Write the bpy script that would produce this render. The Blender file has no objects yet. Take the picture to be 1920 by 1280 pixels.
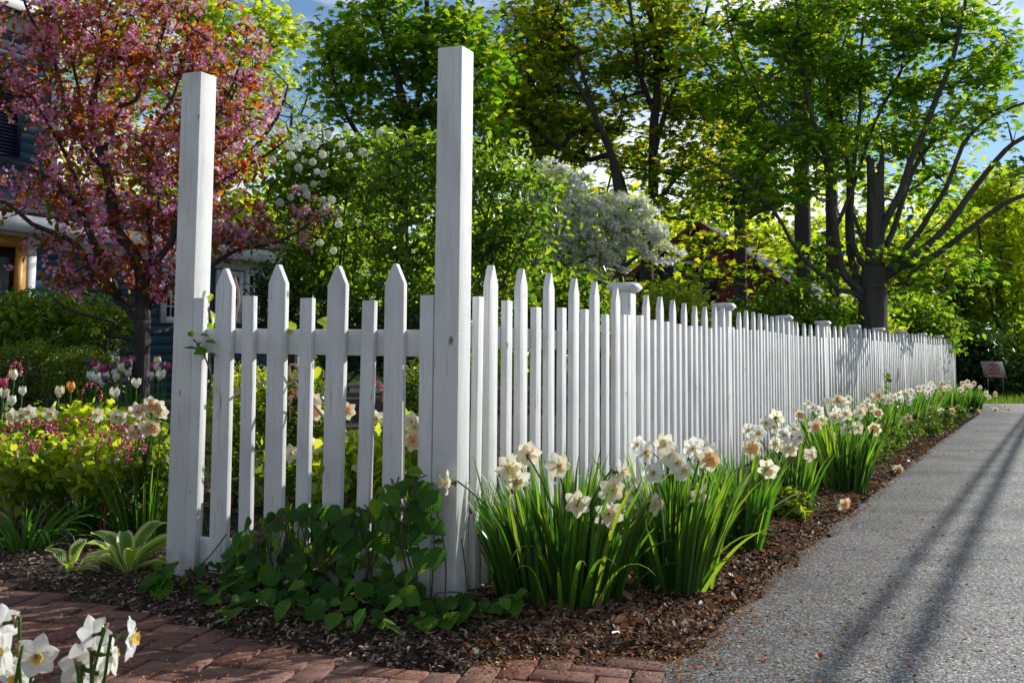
import bpy, math, random
import numpy as np
from mathutils import Vector, Matrix
rng = np.random.default_rng(11); random.seed(11)
sc = bpy.context.scene
COL = sc.collection
PI = math.pi
R_ = math.radians
# ------------------------------------------------------------------ camera
F, H, TP, ROLL, SH = 1950.0, .95, .08, .008, -.0708
CR = Matrix.Rotation(PI/2+math.atan(TP), 3, 'X') @ Matrix.Rotation(ROLL, 3, 'Z')
cam = bpy.data.cameras.new('camera'); camo = bpy.data.objects.new('camera', cam); COL.objects.link(camo)
camo.matrix_world = Matrix.Translation((0, 0, H)) @ CR.to_4x4()
cam.sensor_width = 36; cam.lens = 36*F/1920; cam.shift_y = SH
cam.clip_start = .05; cam.clip_end = 2000
cam.dof.use_dof = True; cam.dof.focus_distance = 5.2; cam.dof.aperture_fstop = 13
sc.camera = camo
def ray(x, y): return CR @ Vector(((x-960)/F, (640-y)/F+SH*1920/F, -1))
def P(x, y, D): d = ray(x, y); return np.array((0, 0, H))+np.array(d)*(D/d.y)
def G(x, y, z=0.): d = ray(x, y); return np.array((0, 0, H))+np.array(d)*((z-H)/d.z)
def PL(x, y, a, dr):                      # ray against the vertical plane through a along dr
    d = ray(x, y); n = (-dr[1], dr[0]); t = (a[0]*n[0]+a[1]*n[1])/(d.x*n[0]+d.y*n[1])
    return np.array((0, 0, H))+np.array(d)*t
def unit(v): v = np.asarray(v, float); return v/np.linalg.norm(v)
def sstep(x, a, b): t = np.clip((np.asarray(x, float)-a)/(b-a), 0, 1); return t*t*(3-2*t)
# ------------------------------------------------------------------ mesh helpers
class M:                                   # collects arrays; build() links ONE mesh object
    def __init__(s): s.v=[]; s.f=[]; s.m=[]; s.uv=[]; s.n=0
    def add(s, V, Fc, m=0, uv=None):
        V = np.asarray(V, float).reshape(-1, 3)
        s.uv.append(np.zeros((len(V), 2)) if uv is None else np.asarray(uv, float))
        if isinstance(Fc, np.ndarray): Fc = [Fc]
        else:
            d = {}
            for q in Fc: d.setdefault(len(q), []).append(q)
            Fc = [np.array(q, int) for q in d.values()]
        for q in Fc:
            if len(q): s.f.append(q+s.n); s.m.append(m)
        s.v.append(V); s.n += len(V); return s
    def box(s, c, dx, dy, dz, ax=(1, 0, 0), ay=(0, 1, 0), m=0):   # c = centre, full sizes
        ax = np.array(ax, float); ay = np.array(ay, float); az = np.cross(ax, ay)
        V = [np.array(c)+ax*dx*i/2+ay*dy*j/2+az*dz*k/2 for k in (-1, 1) for j in (-1, 1) for i in (-1, 1)]
        return s.add(V, [(0, 2, 3, 1), (4, 5, 7, 6), (0, 1, 5, 4), (1, 3, 7, 5), (3, 2, 6, 7), (2, 0, 4, 6)], m)
    def tube(s, pts, rad, k=8, m=0, cap=True):
        pts = np.asarray(pts, float); n = len(pts); rad = np.broadcast_to(rad, n)
        t = np.gradient(pts, axis=0); t /= np.linalg.norm(t, axis=1)[:, None]+1e-9
        u = np.cross(t[0], (0, 0, 1.) if abs(t[0][2]) < .9 else (1., 0, 0)); u /= np.linalg.norm(u); V = []
        for i in range(n):
            u = u-t[i]*np.dot(u, t[i]); u /= np.linalg.norm(u)+1e-9; w = np.cross(t[i], u)
            a = np.arange(k)*2*PI/k
            V.append(pts[i]+rad[i]*(np.cos(a)[:, None]*u+np.sin(a)[:, None]*w))
        i = np.arange(n-1)[:, None]*k; j = np.arange(k)[None]; j2 = (j+1) % k
        q = np.stack([i+j, i+j2, i+k+j2, i+k+j], -1).reshape(-1, 4)
        s.add(np.concatenate(V), [tuple(x) for x in q]+([tuple(range((n-1)*k, n*k)), tuple(range(k-1, -1, -1))] if cap else []), m)
        return s
    def build(s, name, mats, parent=None, loc=None, smooth=False, mw=None):
        me = bpy.data.meshes.new(name); V = np.concatenate(s.v)
        if parent is not None and mw is None: V = V-np.array(parent['_w'])
        elif loc is not None: V = V-np.array(loc)
        me.vertices.add(len(V)); me.vertices.foreach_set('co', V.astype(np.float32).ravel())
        tot = np.concatenate([np.full(len(q), q.shape[1]) for q in s.f]); lv = np.concatenate([q.ravel() for q in s.f])
        me.loops.add(len(lv)); me.loops.foreach_set('vertex_index', lv.astype(np.int32))
        me.polygons.add(len(tot)); me.polygons.foreach_set('loop_start', np.concatenate([[0], np.cumsum(tot)[:-1]]).astype(np.int32))
        me.polygons.foreach_set('material_index', np.concatenate([np.full(len(q), mm) for q, mm in zip(s.f, s.m)]).astype(np.int32))
        uvl = me.uv_layers.new(name='uv'); uvl.data.foreach_set('uv', np.concatenate(s.uv)[lv].astype(np.float32).ravel())
        me.update(calc_edges=True)
        if smooth: me.shade_smooth()
        for q in (mats if isinstance(mats, (list, tuple)) else [mats]): me.materials.append(q)
        o = bpy.data.objects.new(name, me); COL.objects.link(o)
        if parent is not None: o.parent = parent
        elif loc is not None: o.location = loc
        return o
def tag(o, label=None, cat=None, group=None, kind=None):
    if label: o['label'] = label
    if cat: o['category'] = cat
    if group: o['group'] = group
    if kind: o['kind'] = kind
    return o
ROOTS = []
def thing(name, label, cat, loc, group=None):
    o = bpy.data.objects.new(name, None); COL.objects.link(o); o.location = loc; o['_w'] = [float(q) for q in loc]
    o.empty_display_size = .2; ROOTS.append(o)
    return tag(o, label, cat, group)
def inst(T, pos, X, Y, Z, sx, sy=None, sz=None):   # copies of template T=(V,F,UV) into arrays
    V, Fc, UV = T; n = len(pos); sx = np.broadcast_to(sx, n)[:, None, None]
    sy = sx if sy is None else np.broadcast_to(sy, n)[:, None, None]; sz = sy if sz is None else np.broadcast_to(sz, n)[:, None, None]
    W = pos[:, None]+X[:, None]*V[None, :, :1]*sx+Y[:, None]*V[None, :, 1:2]*sy+Z[:, None]*V[None, :, 2:]*sz
    off = (np.arange(n)*len(V))[:, None, None]
    return W.reshape(-1, 3), [(q[None]+off).reshape(-1, q.shape[1]) for q in Fc], np.tile(UV, (n, 1))
def addinst(m, T, pos, X, Y, Z, s, sy=None, sz=None, mat=0):
    V, Fc, UV = inst(T, pos, X, Y, Z, s, sy, sz)
    base = m.n; m.v.append(V); m.uv.append(UV)
    for q, mm in zip(Fc, T_M.get(id(T), [mat]*len(Fc))): m.f.append(q+base); m.m.append(mm)
    m.n += len(V)
T_M = {}
def frames(n, t):                          # Z=n, Y=t projected
    Z = n/(np.linalg.norm(n, axis=1)[:, None]+1e-9); Y = t-Z*np.sum(t*Z, 1)[:, None]
    Y /= np.linalg.norm(Y, axis=1)[:, None]+1e-9; return np.cross(Y, Z), Y, Z
# leaf templates: width on x, stalk->tip on y, normal z
def T(V, Fs):
    V = np.array(V, float); return V, [np.array(q) for q in Fs], V[:, :2].copy()
OVAL = T([(0, 0, 0), (.24, .3, .07), (.2, .7, .05), (0, 1, -.06), (-.2, .7, .05), (-.24, .3, .07)], [[(0, 1, 2, 3), (0, 3, 4, 5)]])
NARROW = T([(0, 0, 0), (.13, .35, .05), (0, 1, -.1), (-.13, .35, .05)], [[(0, 1, 2), (0, 2, 3)]])
MAPLE = T([(0, 0, 0), (.3, -.02, -.05), (.24, .17, 0), (.52, .38, -.1), (.27, .44, .02), (.3, .72, -.04), (.12, .66, .02), (0, 1.02, -.12),
           (-.12, .66, .02), (-.3, .72, -.04), (-.27, .44, .02), (-.52, .38, -.1), (-.24, .17, 0), (-.3, -.02, -.05), (0, .38, .08)],
          [[(14, 0, 1), (14, 1, 2), (14, 2, 3), (14, 3, 4), (14, 4, 5), (14, 5, 6), (14, 6, 7), (14, 7, 8), (14, 8, 9), (14, 9, 10), (14, 10, 11), (14, 11, 12), (14, 12, 13), (14, 13, 0)]])
LOBED = T([(0, 0, 0), (.42, .3, -.03), (.2, .42, .03), (.3, .8, -.05), (0, 1, -.1), (-.3, .8, -.05), (-.2, .42, .03), (-.42, .3, -.03)],
          [[(0, 1, 2, 6), (2, 3, 4, 6)], [(0, 6, 7), (6, 4, 5)]])
FLOR = T([(.5*math.cos(i*PI/5)*(1 if i % 2 else .42), .5*math.sin(i*PI/5)*(1 if i % 2 else .42), .14 if i % 2 else 0) for i in range(10)]+[(0, 0, -.05)],
         [[(10, i, (i+1) % 10) for i in range(10)]])
def roundleaf():
    V = []; ny, nx = 7, 5
    prof = [.05, .36, .47, .47, .38, .2, .02]
    for j in range(ny):
        for i in range(nx):
            a = (i-(nx-1)/2)/((nx-1)/2); y = j/(ny-1)
            V.append((a*prof[j], y+(.05*abs(a) if j == 0 else 0), .12*abs(a)**1.3*prof[j]*1.6-.16*y*y+.015*((i+j) % 2)))
    Fq = [(j*nx+i, j*nx+i+1, j*nx+i+1+nx, j*nx+i+nx) for j in range(ny-1) for i in range(nx-1)]
    return T(V, [Fq])
ROUND = roundleaf()
# ------------------------------------------------------------------ materials
def nt(name):
    m = bpy.data.materials.new(name); m.use_nodes = True; t = m.node_tree; t.nodes.clear()
    def N(k, **kw):
        n = t.nodes.new(k)
        for a, b in kw.items():
            if a.startswith('i_'): n.inputs[a[2:].replace('_', ' ')].default_value = b
            else: setattr(n, a, b)
        return n
    out = N('ShaderNodeOutputMaterial'); return m, t, N, out, t.links.new
def ramp(N, cols, interp='LINEAR', pos=None):
    r = N('ShaderNodeValToRGB'); e = r.color_ramp.elements; r.color_ramp.interpolation = interp
    n = len(cols); pos = pos or ([i/(n-1) for i in range(n)] if interp != 'CONSTANT' else [i/n for i in range(n)])
    while len(e) < n: e.new(.5)
    for i, c in enumerate(cols): e[i].position = pos[i]; e[i].color = (*c, 1)
    return r
def leafmat(name, cols, trans, amt=.45, gloss=.06, rough=.35, veins=0., interp='LINEAR'):
    m, t, N, out, L = nt(name)
    g = N('ShaderNodeNewGeometry'); r1 = ramp(N, cols, interp); r2 = ramp(N, trans, interp)
    L(g.outputs['Random Per Island'], r1.inputs[0]); L(g.outputs['Random Per Island'], r2.inputs[0])
    d = N('ShaderNodeBsdfDiffuse'); tr = N('ShaderNodeBsdfTranslucent'); gl = N('ShaderNodeBsdfGlossy', i_Roughness=rough)
    L(r1.outputs[0], d.inputs[0]); L(r2.outputs[0], tr.inputs[0]); gl.inputs[0].default_value = (1, 1, 1, 1)
    a = N('ShaderNodeMixShader'); a.inputs[0].default_value = amt; L(d.outputs[0], a.inputs[1]); L(tr.outputs[0], a.inputs[2])
    fr = N('ShaderNodeLayerWeight', i_Blend=.3); mu = N('ShaderNodeMath', operation='MULTIPLY_ADD'); L(fr.outputs['Fresnel'], mu.inputs[0]); mu.inputs[1].default_value = gloss*2; mu.inputs[2].default_value = gloss*.5
    b = N('ShaderNodeMixShader'); L(mu.outputs[0], b.inputs[0]); L(a.outputs[0], b.inputs[1]); L(gl.outputs[0], b.inputs[2])
    if veins:
        uv = N('ShaderNodeUVMap'); sx = N('ShaderNodeSeparateXYZ'); L(uv.outputs[0], sx.inputs[0])
        ab = N('ShaderNodeMath', operation='ABSOLUTE'); L(sx.outputs[0], ab.inputs[0])
        su = N('ShaderNodeMath', operation='SUBTRACT'); L(sx.outputs[1], su.inputs[0]); L(ab.outputs[0], su.inputs[1])
        ml = N('ShaderNodeMath', operation='MULTIPLY', i_Value=46.); L(su.outputs[0], ml.inputs[0]); ml.inputs[1].default_value = 46
        si = N('ShaderNodeMath', operation='SINE'); L(ml.outputs[0], si.inputs[0])
        bp = N('ShaderNodeBump', i_Strength=veins, i_Distance=.004); L(si.outputs[0], bp.inputs['Height'])
        for q in (d, gl, tr): L(bp.outputs[0], q.inputs['Normal'])
    L(b.outputs[0], out.inputs[0]); return m
def noisemat(name, cols, scale=5., detail=6., rough=.8, bump=.3, dist=.01, bscale=None, pos=None, spec=.3, stretch=(1, 1, 1)):
    m, t, N, out, L = nt(name)
    g = N('ShaderNodeNewGeometry'); mp = N('ShaderNodeMapping'); mp.inputs['Scale'].default_value = stretch; L(g.outputs['Position'], mp.inputs[0])
    no = N('ShaderNodeTexNoise', i_Scale=scale, i_Detail=detail, i_Roughness=.65); L(mp.outputs[0], no.inputs['Vector'])
    r = ramp(N, cols, pos=pos); L(no.outputs[0], r.inputs[0])
    b2 = N('ShaderNodeTexNoise', i_Scale=bscale or scale*4, i_Detail=8.); L(mp.outputs[0], b2.inputs['Vector'])
    bp = N('ShaderNodeBump', i_Strength=bump, i_Distance=dist); L(b2.outputs[0], bp.inputs['Height'])
    p = N('ShaderNodeBsdfPrincipled'); p.inputs['Roughness'].default_value = rough; p.inputs['Specular IOR Level'].default_value = spec
    L(r.outputs[0], p.inputs[0]); L(bp.outputs[0], p.inputs['Normal']); L(p.outputs[0], out.inputs[0]); m['_p'] = 1
    return m
def paintmat(name, base=(.74, .74, .73), dirt=.5, knots=True):
    m, t, N, out, L = nt(name); g = N('ShaderNodeNewGeometry'); P0 = g.outputs['Position']
    n1 = N('ShaderNodeTexNoise', i_Scale=3., i_Detail=6.); L(P0, n1.inputs['Vector'])
    r1 = ramp(N, [tuple(c*.84 for c in base), base, tuple(min(1, c*1.04) for c in base)], pos=[.3, .5, .75]); L(n1.outputs[0], r1.inputs[0])
    # vertical grime streaks and specks
    mp = N('ShaderNodeMapping'); mp.inputs['Scale'].default_value = (14, 14, 1.2); L(P0, mp.inputs[0])
    n2 = N('ShaderNodeTexNoise', i_Scale=3.4, i_Detail=9., i_Roughness=.7); L(mp.outputs[0], n2.inputs['Vector'])
    r2 = ramp(N, [(.3, .28, .25), (.8, .79, .76), (1, 1, 1)], pos=[.27, .35, .5]); L(n2.outputs[0], r2.inputs[0])
    mx = N('ShaderNodeMix', data_type='RGBA', blend_type='MULTIPLY'); mx.inputs[0].default_value = dirt*1.3; L(r1.outputs[0], mx.inputs[6]); L(r2.outputs[0], mx.inputs[7])
    mp3 = N('ShaderNodeMapping'); mp3.inputs['Scale'].default_value = (1, 1, .55); L(P0, mp3.inputs[0])
    vo = N('ShaderNodeTexVoronoi', i_Scale=5.5); L(mp3.outputs[0], vo.inputs['Vector'])
    r3 = ramp(N, [(.10, .085, .07), (.45, .43, .4), (1, 1, 1)], pos=[.026, .045, .065]); L(vo.outputs['Distance'], r3.inputs[0])
    mx2 = N('ShaderNodeMix', data_type='RGBA', blend_type='MULTIPLY'); mx2.inputs[0].default_value = .85 if knots else 0; L(mx.outputs[2], mx2.inputs[6]); L(r3.outputs[0], mx2.inputs[7])
    mpc = N('ShaderNodeMapping'); mpc.inputs['Scale'].default_value = (26, 26, .55); L(P0, mpc.inputs[0]); nc = N('ShaderNodeTexNoise', i_Scale=1., i_Detail=3.); L(mpc.outputs[0], nc.inputs['Vector'])
    rc = ramp(N, [(1, 1, 1), (.12, .11, .1), (1, 1, 1)], pos=[.494, .5, .506]); L(nc.outputs[0], rc.inputs[0]); rm = ramp(N, [(0, 0, 0), (1, 1, 1)], pos=[.5, .6]); L(n1.outputs[0], rm.inputs[0])
    mxc = N('ShaderNodeMix', data_type='RGBA', blend_type='MULTIPLY'); L(rm.outputs[0], mxc.inputs[0]); L(mx2.outputs[2], mxc.inputs[6]); L(rc.outputs[0], mxc.inputs[7])
    # splash dirt low on the wood, from rain
    sz = N('ShaderNodeSeparateXYZ'); L(P0, sz.inputs[0]); n5 = N('ShaderNodeTexNoise', i_Scale=14., i_Detail=5.); L(P0, n5.inputs['Vector'])
    ad = N('ShaderNodeMath', operation='MULTIPLY_ADD'); L(n5.outputs[0], ad.inputs[0]); ad.inputs[1].default_value = .35; L(sz.outputs[2], ad.inputs[2])
    r5 = ramp(N, [(.5, .46, .4), (1, 1, 1)], pos=[.12, .32]); L(ad.outputs[0], r5.inputs[0])
    mx3 = N('ShaderNodeMix', data_type='RGBA', blend_type='MULTIPLY'); mx3.inputs[0].default_value = .8; L(mxc.outputs[2], mx3.inputs[6]); L(r5.outputs[0], mx3.inputs[7])
    # rough-sawn lines
    mp4 = N('ShaderNodeMapping'); mp4.inputs['Scale'].default_value = (8, 8, 260); L(P0, mp4.inputs[0])
    n4 = N('ShaderNodeTexNoise', i_Scale=1., i_Detail=2.); L(mp4.outputs[0], n4.inputs['Vector'])
    b1 = N('ShaderNodeBump', i_Strength=.5, i_Distance=.0016); L(n4.outputs[0], b1.inputs['Height'])
    b2 = N('ShaderNodeBump', i_Strength=.5, i_Distance=.003); L(n2.outputs[0], b2.inputs['Height']); L(b1.outputs[0], b2.inputs['Normal'])
    p = N('ShaderNodeBsdfPrincipled'); p.inputs['Roughness'].default_value = .6; p.inputs['Specular IOR Level'].default_value = .3
    L(mx3.outputs[2], p.inputs[0]); L(b2.outputs[0], p.inputs['Normal']); L(p.outputs[0], out.inputs[0]); return m
def plain(name, c, rough=.6, spec=.4, metal=0.):
    m, t, N, out, L = nt(name); p = N('ShaderNodeBsdfPrincipled'); p.inputs[0].default_value = (*c, 1); p.inputs['Roughness'].default_value = rough
    p.inputs['Specular IOR Level'].default_value = spec; p.inputs['Metallic'].default_value = metal
    g = N('ShaderNodeNewGeometry'); no = N('ShaderNodeTexNoise', i_Scale=9., i_Detail=4.); L(g.outputs['Position'], no.inputs['Vector'])
    r = ramp(N, [tuple(q*.75 for q in c), tuple(min(1, q*1.15) for q in c)], pos=[.3, .7]); L(no.outputs[0], r.inputs[0]); L(r.outputs[0], p.inputs[0])
    L(p.outputs[0], out.inputs[0]); return m
PAINT = paintmat('weathered_white_paint'); PAINT2 = paintmat('house_trim_paint', (.72, .73, .74), .3, False)
BARK = noisemat('grey_bark', [(.03, .028, .026), (.085, .075, .07), (.15, .14, .135)], 9, 8, .9, 1., .07, 16, stretch=(1, 1, .16))
BARKD = noisemat('dark_bark', [(.022, .018, .018), (.055, .045, .042), (.1, .085, .08)], 12, 8, .85, 1., .04, 24, stretch=(1, 1, .25))
TWIG = noisemat('twig', [(.05, .04, .03), (.14, .1, .07)], 20, 4)
DRYVINE = noisemat('dry_vine', [(.16, .1, .07), (.4, .3, .22)], 30, 4)
SOIL = noisemat('dark_mulch_soil', [(.012, .009, .007), (.035, .025, .02), (.09, .065, .05), (.16, .13, .11)], 26, 10, .95, 1., .02, 60, pos=[.25, .45, .62, .78])
GRASSG = noisemat('lawn_ground', [(.02, .04, .008), (.05, .1, .015), (.07, .12, .02)], 3, 8, .9, .8, .05, 40)
MAPLEL = leafmat('maple_leaf', [(.02, .07, .006), (.03, .09, .008), (.045, .12, .008), (.07, .15, .01)], [(.12, .36, .012), (.3, .6, .014), (.5, .76, .016), (.9, .95, .04)], .58, .03)
MAPLEM = leafmat('gold_green_leaf', [(.02, .06, .006), (.03, .085, .008), (.045, .11, .01), (.07, .13, .01), (.1, .1, .01)], [(.12, .3, .012), (.28, .5, .012), (.55, .72, .015), (.9, .93, .03), (.95, .68, .02)], .58, .02)
MAPLEB = leafmat('spring_leaf', [(.06, .13, .01), (.1, .18, .012), (.14, .21, .015)], [(.6, .85, .02), (.82, .95, .03), (.92, .97, .06)], .62, .02)
SHRUBL = leafmat('shrub_leaf', [(.014, .05, .008), (.028, .085, .01), (.06, .13, .012)], [(.16, .4, .012), (.34, .58, .015), (.7, .85, .04)], .5, .04)
LIMEL = leafmat('lime_leaf', [(.05, .12, .01), (.11, .2, .014), (.17, .25, .02), (.24, .28, .03)], [(.5, .74, .02), (.78, .9, .03), (.92, .94, .06)], .55, .05)
DARKL = leafmat('evergreen_leaf', [(.01, .035, .01), (.02, .06, .014), (.04, .09, .02)], [(.04, .12, .015), (.1, .2, .02)], .3, .04)
BOXL = leafmat('boxwood_leaf', [(.03, .08, .006), (.06, .12, .008), (.1, .16, .01)], [(.2, .38, .01), (.42, .56, .015), (.6, .7, .02)], .45, .06)
VINEL = leafmat('vine_leaf', [(.016, .07, .006), (.03, .11, .008), (.05, .16, .01), (.11, .25, .018)], [(.08, .28, .01), (.16, .42, .012), (.3, .6, .02), (.5, .8, .03)], .4, .035, .4, veins=.45)
CRABL = leafmat('bronze_leaf', [(.035, .04, .01), (.06, .014, .012), (.03, .06, .01), (.1, .02, .012), (.16, .04, .012)], [(.3, .3, .02), (.7, .08, .03), (.6, .6, .03), (.95, .2, .03), (.98, .42, .03)], .5, .02)
PINKB = leafmat('pink_blossom', [(.6, .11, .32), (.74, .25, .5), (.86, .5, .68), (.46, .05, .22)], [(.9, .26, .55), (.95, .45, .68), (.95, .66, .8), (.75, .1, .35)], .5, .02)
WHITEB = leafmat('white_blossom', [(.72, .78, .68), (.86, .88, .82), (.9, .9, .87)], [(.88, .92, .75), (.93, .94, .86), (.95, .95, .92)], .5, .02)
BLADE = leafmat('daffodil_leaf', [(.014, .05, .018), (.022, .075, .022), (.035, .1, .022), (.055, .13, .022), (.09, .14, .03)], [(.06, .22, .012), (.11, .34, .014), (.2, .5, .016), (.4, .7, .025), (.5, .66, .04)], .4, .05, .4)
LILYB = leafmat('daylily_leaf', [(.02, .075, .012), (.035, .11, .014), (.06, .15, .02)], [(.08, .28, .012), (.18, .46, .016), (.3, .6, .03)], .42, .03, .4)
CREAM = leafmat('cream_tepal', [(.86, .81, .64), (.88, .85, .72), (.89, .87, .79)], [(.93, .85, .58), (.93, .89, .7)], .5, .03, .5)
WHITEP = leafmat('white_tepal', [(.88, .88, .83), (.91, .91, .88)], [(.92, .91, .8), (.94, .93, .86)], .5, .03, .5)
CORYEL = leafmat('yellow_cup', [(.85, .62, .12), (.9, .72, .22)], [(.9, .6, .08), (.9, .7, .15)], .4, .03, .5)
CORCRM = leafmat('cream_cup', [(.82, .7, .42), (.84, .76, .55)], [(.85, .68, .3), (.85, .74, .45)], .4, .03, .5)
CORPCH = leafmat('peach_cup', [(.8, .38, .16), (.84, .5, .26)], [(.85, .38, .12), (.85, .5, .2)], .4, .03, .5)
DRYBR = leafmat('papery_spathe', [(.35, .2, .1), (.45, .3, .17)], [(.5, .3, .12), (.5, .32, .15)], .35)
HGREEN = leafmat('hosta_green', [(.09, .22, .012), (.13, .28, .015)], [(.42, .68, .02), (.5, .76, .03)], .5, .03, .35, veins=.5)
HCREAM = leafmat('hosta_margin', [(.6, .64, .22), (.7, .72, .32)], [(.8, .84, .3), (.85, .86, .4)], .5, .03, .35)
TUL = {'white': leafmat('tulip_white', [(.78, .76, .64), (.84, .83, .75)], [(.75, .72, .55), (.8, .78, .66)], .35, .08),
       'magenta': leafmat('tulip_magenta', [(.45, .015, .1), (.55, .03, .16)], [(.7, .02, .14), (.8, .05, .2)], .35, .1),
       'purple': leafmat('tulip_purple', [(.035, .008, .04), (.06, .012, .07)], [(.1, .01, .08), (.15, .02, .12)], .3, .12),
       'ivory': leafmat('tulip_ivory', [(.75, .66, .42), (.8, .74, .55)], [(.8, .68, .35), (.8, .72, .45)], .35, .08),
       'orange': leafmat('tulip_orange', [(.8, .3, .03), (.85, .4, .05)], [(.9, .35, .02), (.9, .42, .04)], .35, .08)}
HEARTP = leafmat('heart_pink', [(.75, .04, .2), (.85, .12, .34)], [(.95, .06, .25), (.95, .2, .4)], .35, .05)
STEMG = leafmat('green_stem', [(.05, .12, .02), (.08, .16, .03)], [(.1, .2, .02), (.14, .26, .03)], .2, .03)
STEMR = leafmat('red_stem', [(.3, .08, .04), (.4, .15, .07)], [(.4, .1, .03), (.5, .16, .05)], .2, .1)
CHIP = leafmat('bark_chip', [(.03, .018, .012), (.1, .05, .03), (.2, .11, .07), (.34, .23, .16), (.05, .028, .02), (.42, .32, .25)], [(.02, .01, .01)]*2, .02, .005, interp='CONSTANT')
SEED = leafmat('fallen_seed', [(.3, .1, .03), (.5, .22, .05), (.45, .05, .03), (.62, .4, .1), (.16, .1, .03), (.4, .28, .12)], [(.5, .2, .05)]*2, .15, .02, interp='CONSTANT')
DEADL = leafmat('dead_leaf', [(.09, .045, .025), (.2, .1, .055), (.32, .2, .13), (.14, .06, .04)], [(.3, .1, .04), (.4, .18, .08)], .25, .05)
GRASSB = leafmat('grass_blade', [(.05, .1, .012), (.09, .15, .018), (.13, .18, .03)], [(.2, .36, .02), (.32, .46, .03)], .45, .05)
# ------------------------------------------------------------------ light and sky
AZ, EL = R_(54), R_(26)
SD = Vector((math.sin(AZ)*math.cos(EL), math.cos(AZ)*math.cos(EL), math.sin(EL)))
w = bpy.data.worlds.new('World'); sc.world = w; w.use_nodes = True; wt = w.node_tree; wt.nodes.clear()
WN = wt.nodes.new; WL = wt.links.new
sky = WN('ShaderNodeTexSky'); sky.sky_type = 'NISHITA'; sky.sun_disc = False; sky.sun_elevation = EL; sky.sun_rotation = AZ; sky.ozone_density = 3.5; sky.air_density = 1.0; sky.dust_density = .05
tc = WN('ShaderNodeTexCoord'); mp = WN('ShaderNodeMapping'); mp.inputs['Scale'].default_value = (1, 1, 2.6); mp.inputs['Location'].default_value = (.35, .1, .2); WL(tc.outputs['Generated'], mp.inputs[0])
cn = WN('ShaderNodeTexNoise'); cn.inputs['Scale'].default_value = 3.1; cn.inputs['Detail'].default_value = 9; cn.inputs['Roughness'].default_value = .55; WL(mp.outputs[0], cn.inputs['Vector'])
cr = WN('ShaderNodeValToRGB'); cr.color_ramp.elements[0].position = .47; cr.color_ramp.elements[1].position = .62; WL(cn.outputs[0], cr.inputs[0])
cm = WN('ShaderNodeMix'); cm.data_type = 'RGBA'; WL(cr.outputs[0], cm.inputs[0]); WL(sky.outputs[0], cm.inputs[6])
sp0 = WN('ShaderNodeSeparateXYZ'); WL(tc.outputs['Generated'], sp0.inputs[0]); r0_ = WN('ShaderNodeValToRGB'); WL(sp0.outputs[1], r0_.inputs[0])   # clouds bright ahead; unseen ones behind camera toned warm grey for fill light
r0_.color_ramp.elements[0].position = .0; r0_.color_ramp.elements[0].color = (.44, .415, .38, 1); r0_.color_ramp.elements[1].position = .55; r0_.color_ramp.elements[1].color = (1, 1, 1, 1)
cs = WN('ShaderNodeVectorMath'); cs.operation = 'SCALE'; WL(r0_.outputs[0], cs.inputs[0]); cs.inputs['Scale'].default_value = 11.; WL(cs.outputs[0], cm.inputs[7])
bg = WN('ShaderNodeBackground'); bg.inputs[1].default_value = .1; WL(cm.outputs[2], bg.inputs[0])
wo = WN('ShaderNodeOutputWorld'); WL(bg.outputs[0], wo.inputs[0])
sl = bpy.data.lights.new('sun', 'SUN'); sl.energy = 4.1; sl.angle = R_(.53); sl.color = (1, .97, .93)
so = bpy.data.objects.new('sun', sl); COL.objects.link(so); so.rotation_euler = SD.to_track_quat('Z', 'Y').to_euler()
sc.view_settings.view_transform = 'Standard'; sc.view_settings.look = 'None'; sc.view_settings.exposure = .33; sc.view_settings.gamma = 1
sc.cycles.max_bounces = 7; sc.cycles.diffuse_bounces = 4; sc.cycles.transmission_bounces = 4; sc.cycles.glossy_bounces = 2; sc.cycles.caustics_reflective = False
# ------------------------------------------------------------------ layout lines
FAa = math.atan(881/1950); FA = np.array((math.sin(FAa), math.cos(FAa))); FL = np.array((-FA[1], FA[0]))
C0 = G(853, 1143)[:2]                                  # near corner of the tall corner post
C1 = PL(1497, 700, C0, FA)[:2]; C2 = P(1792, 700, 22.)[:2]
SEG1 = np.linalg.norm(C1-C0); FB = unit(C2-C1); SEG2 = np.linalg.norm(C2-C1)
def fpos(s): return (C0+FA*s, FA) if s < SEG1 else (C1+FB*(s-SEG1), FB)
def fs(px):                                            # image column -> distance along the long fence
    p = PL(px, 700, C0, FA)[:2]; s = np.dot(p-C0, FA)
    if 0 < s <= SEG1: return s
    return SEG1+np.dot(PL(px, 700, C1, FB)[:2]-C1, FB)
RE = [G(x, y-2, -.03)[:2] for x, y in ((1150, 1400), (1240, 1280), (1310, 1200), (1380, 1132), (1500, 1030), (1590, 962), (1640, 922), (1700, 872), (1750, 835), (1800, 800), (1835, 778))]
RE = sorted([tuple(q) for q in RE], key=lambda q: q[1]); RE = np.array([(RE[0][0]-.9, RE[0][1]-1.9)]+RE)
rex = lambda Y: np.interp(Y, RE[:, 1], RE[:, 0])
YEND = G(1850, 756)[1]
BB = np.array(sorted([tuple(G(x, y-9, -.028)[:2]) for x, y in ((-250, 1085), (0, 1108), (120, 1113), (230, 1142), (330, 1172), (430, 1196), (560, 1225), (700, 1248), (850, 1262), (960, 1240), (1060, 1240), (1150, 1228), (1260, 1236))]))
BB = np.vstack([[(-6, BB[0, 1]+1.2)], BB])
bby = lambda X: np.interp(X, BB[:, 0], BB[:, 1])
def wob(X, Y, k=1.): return (np.sin(X*5.1*k+Y*2.3*k)+np.sin(Y*7.7*k-X*3.1*k+1.)+np.sin(X*13.*k+4)*.6+np.sin(Y*17*k+X*9*k)*.5)/3.1
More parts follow.
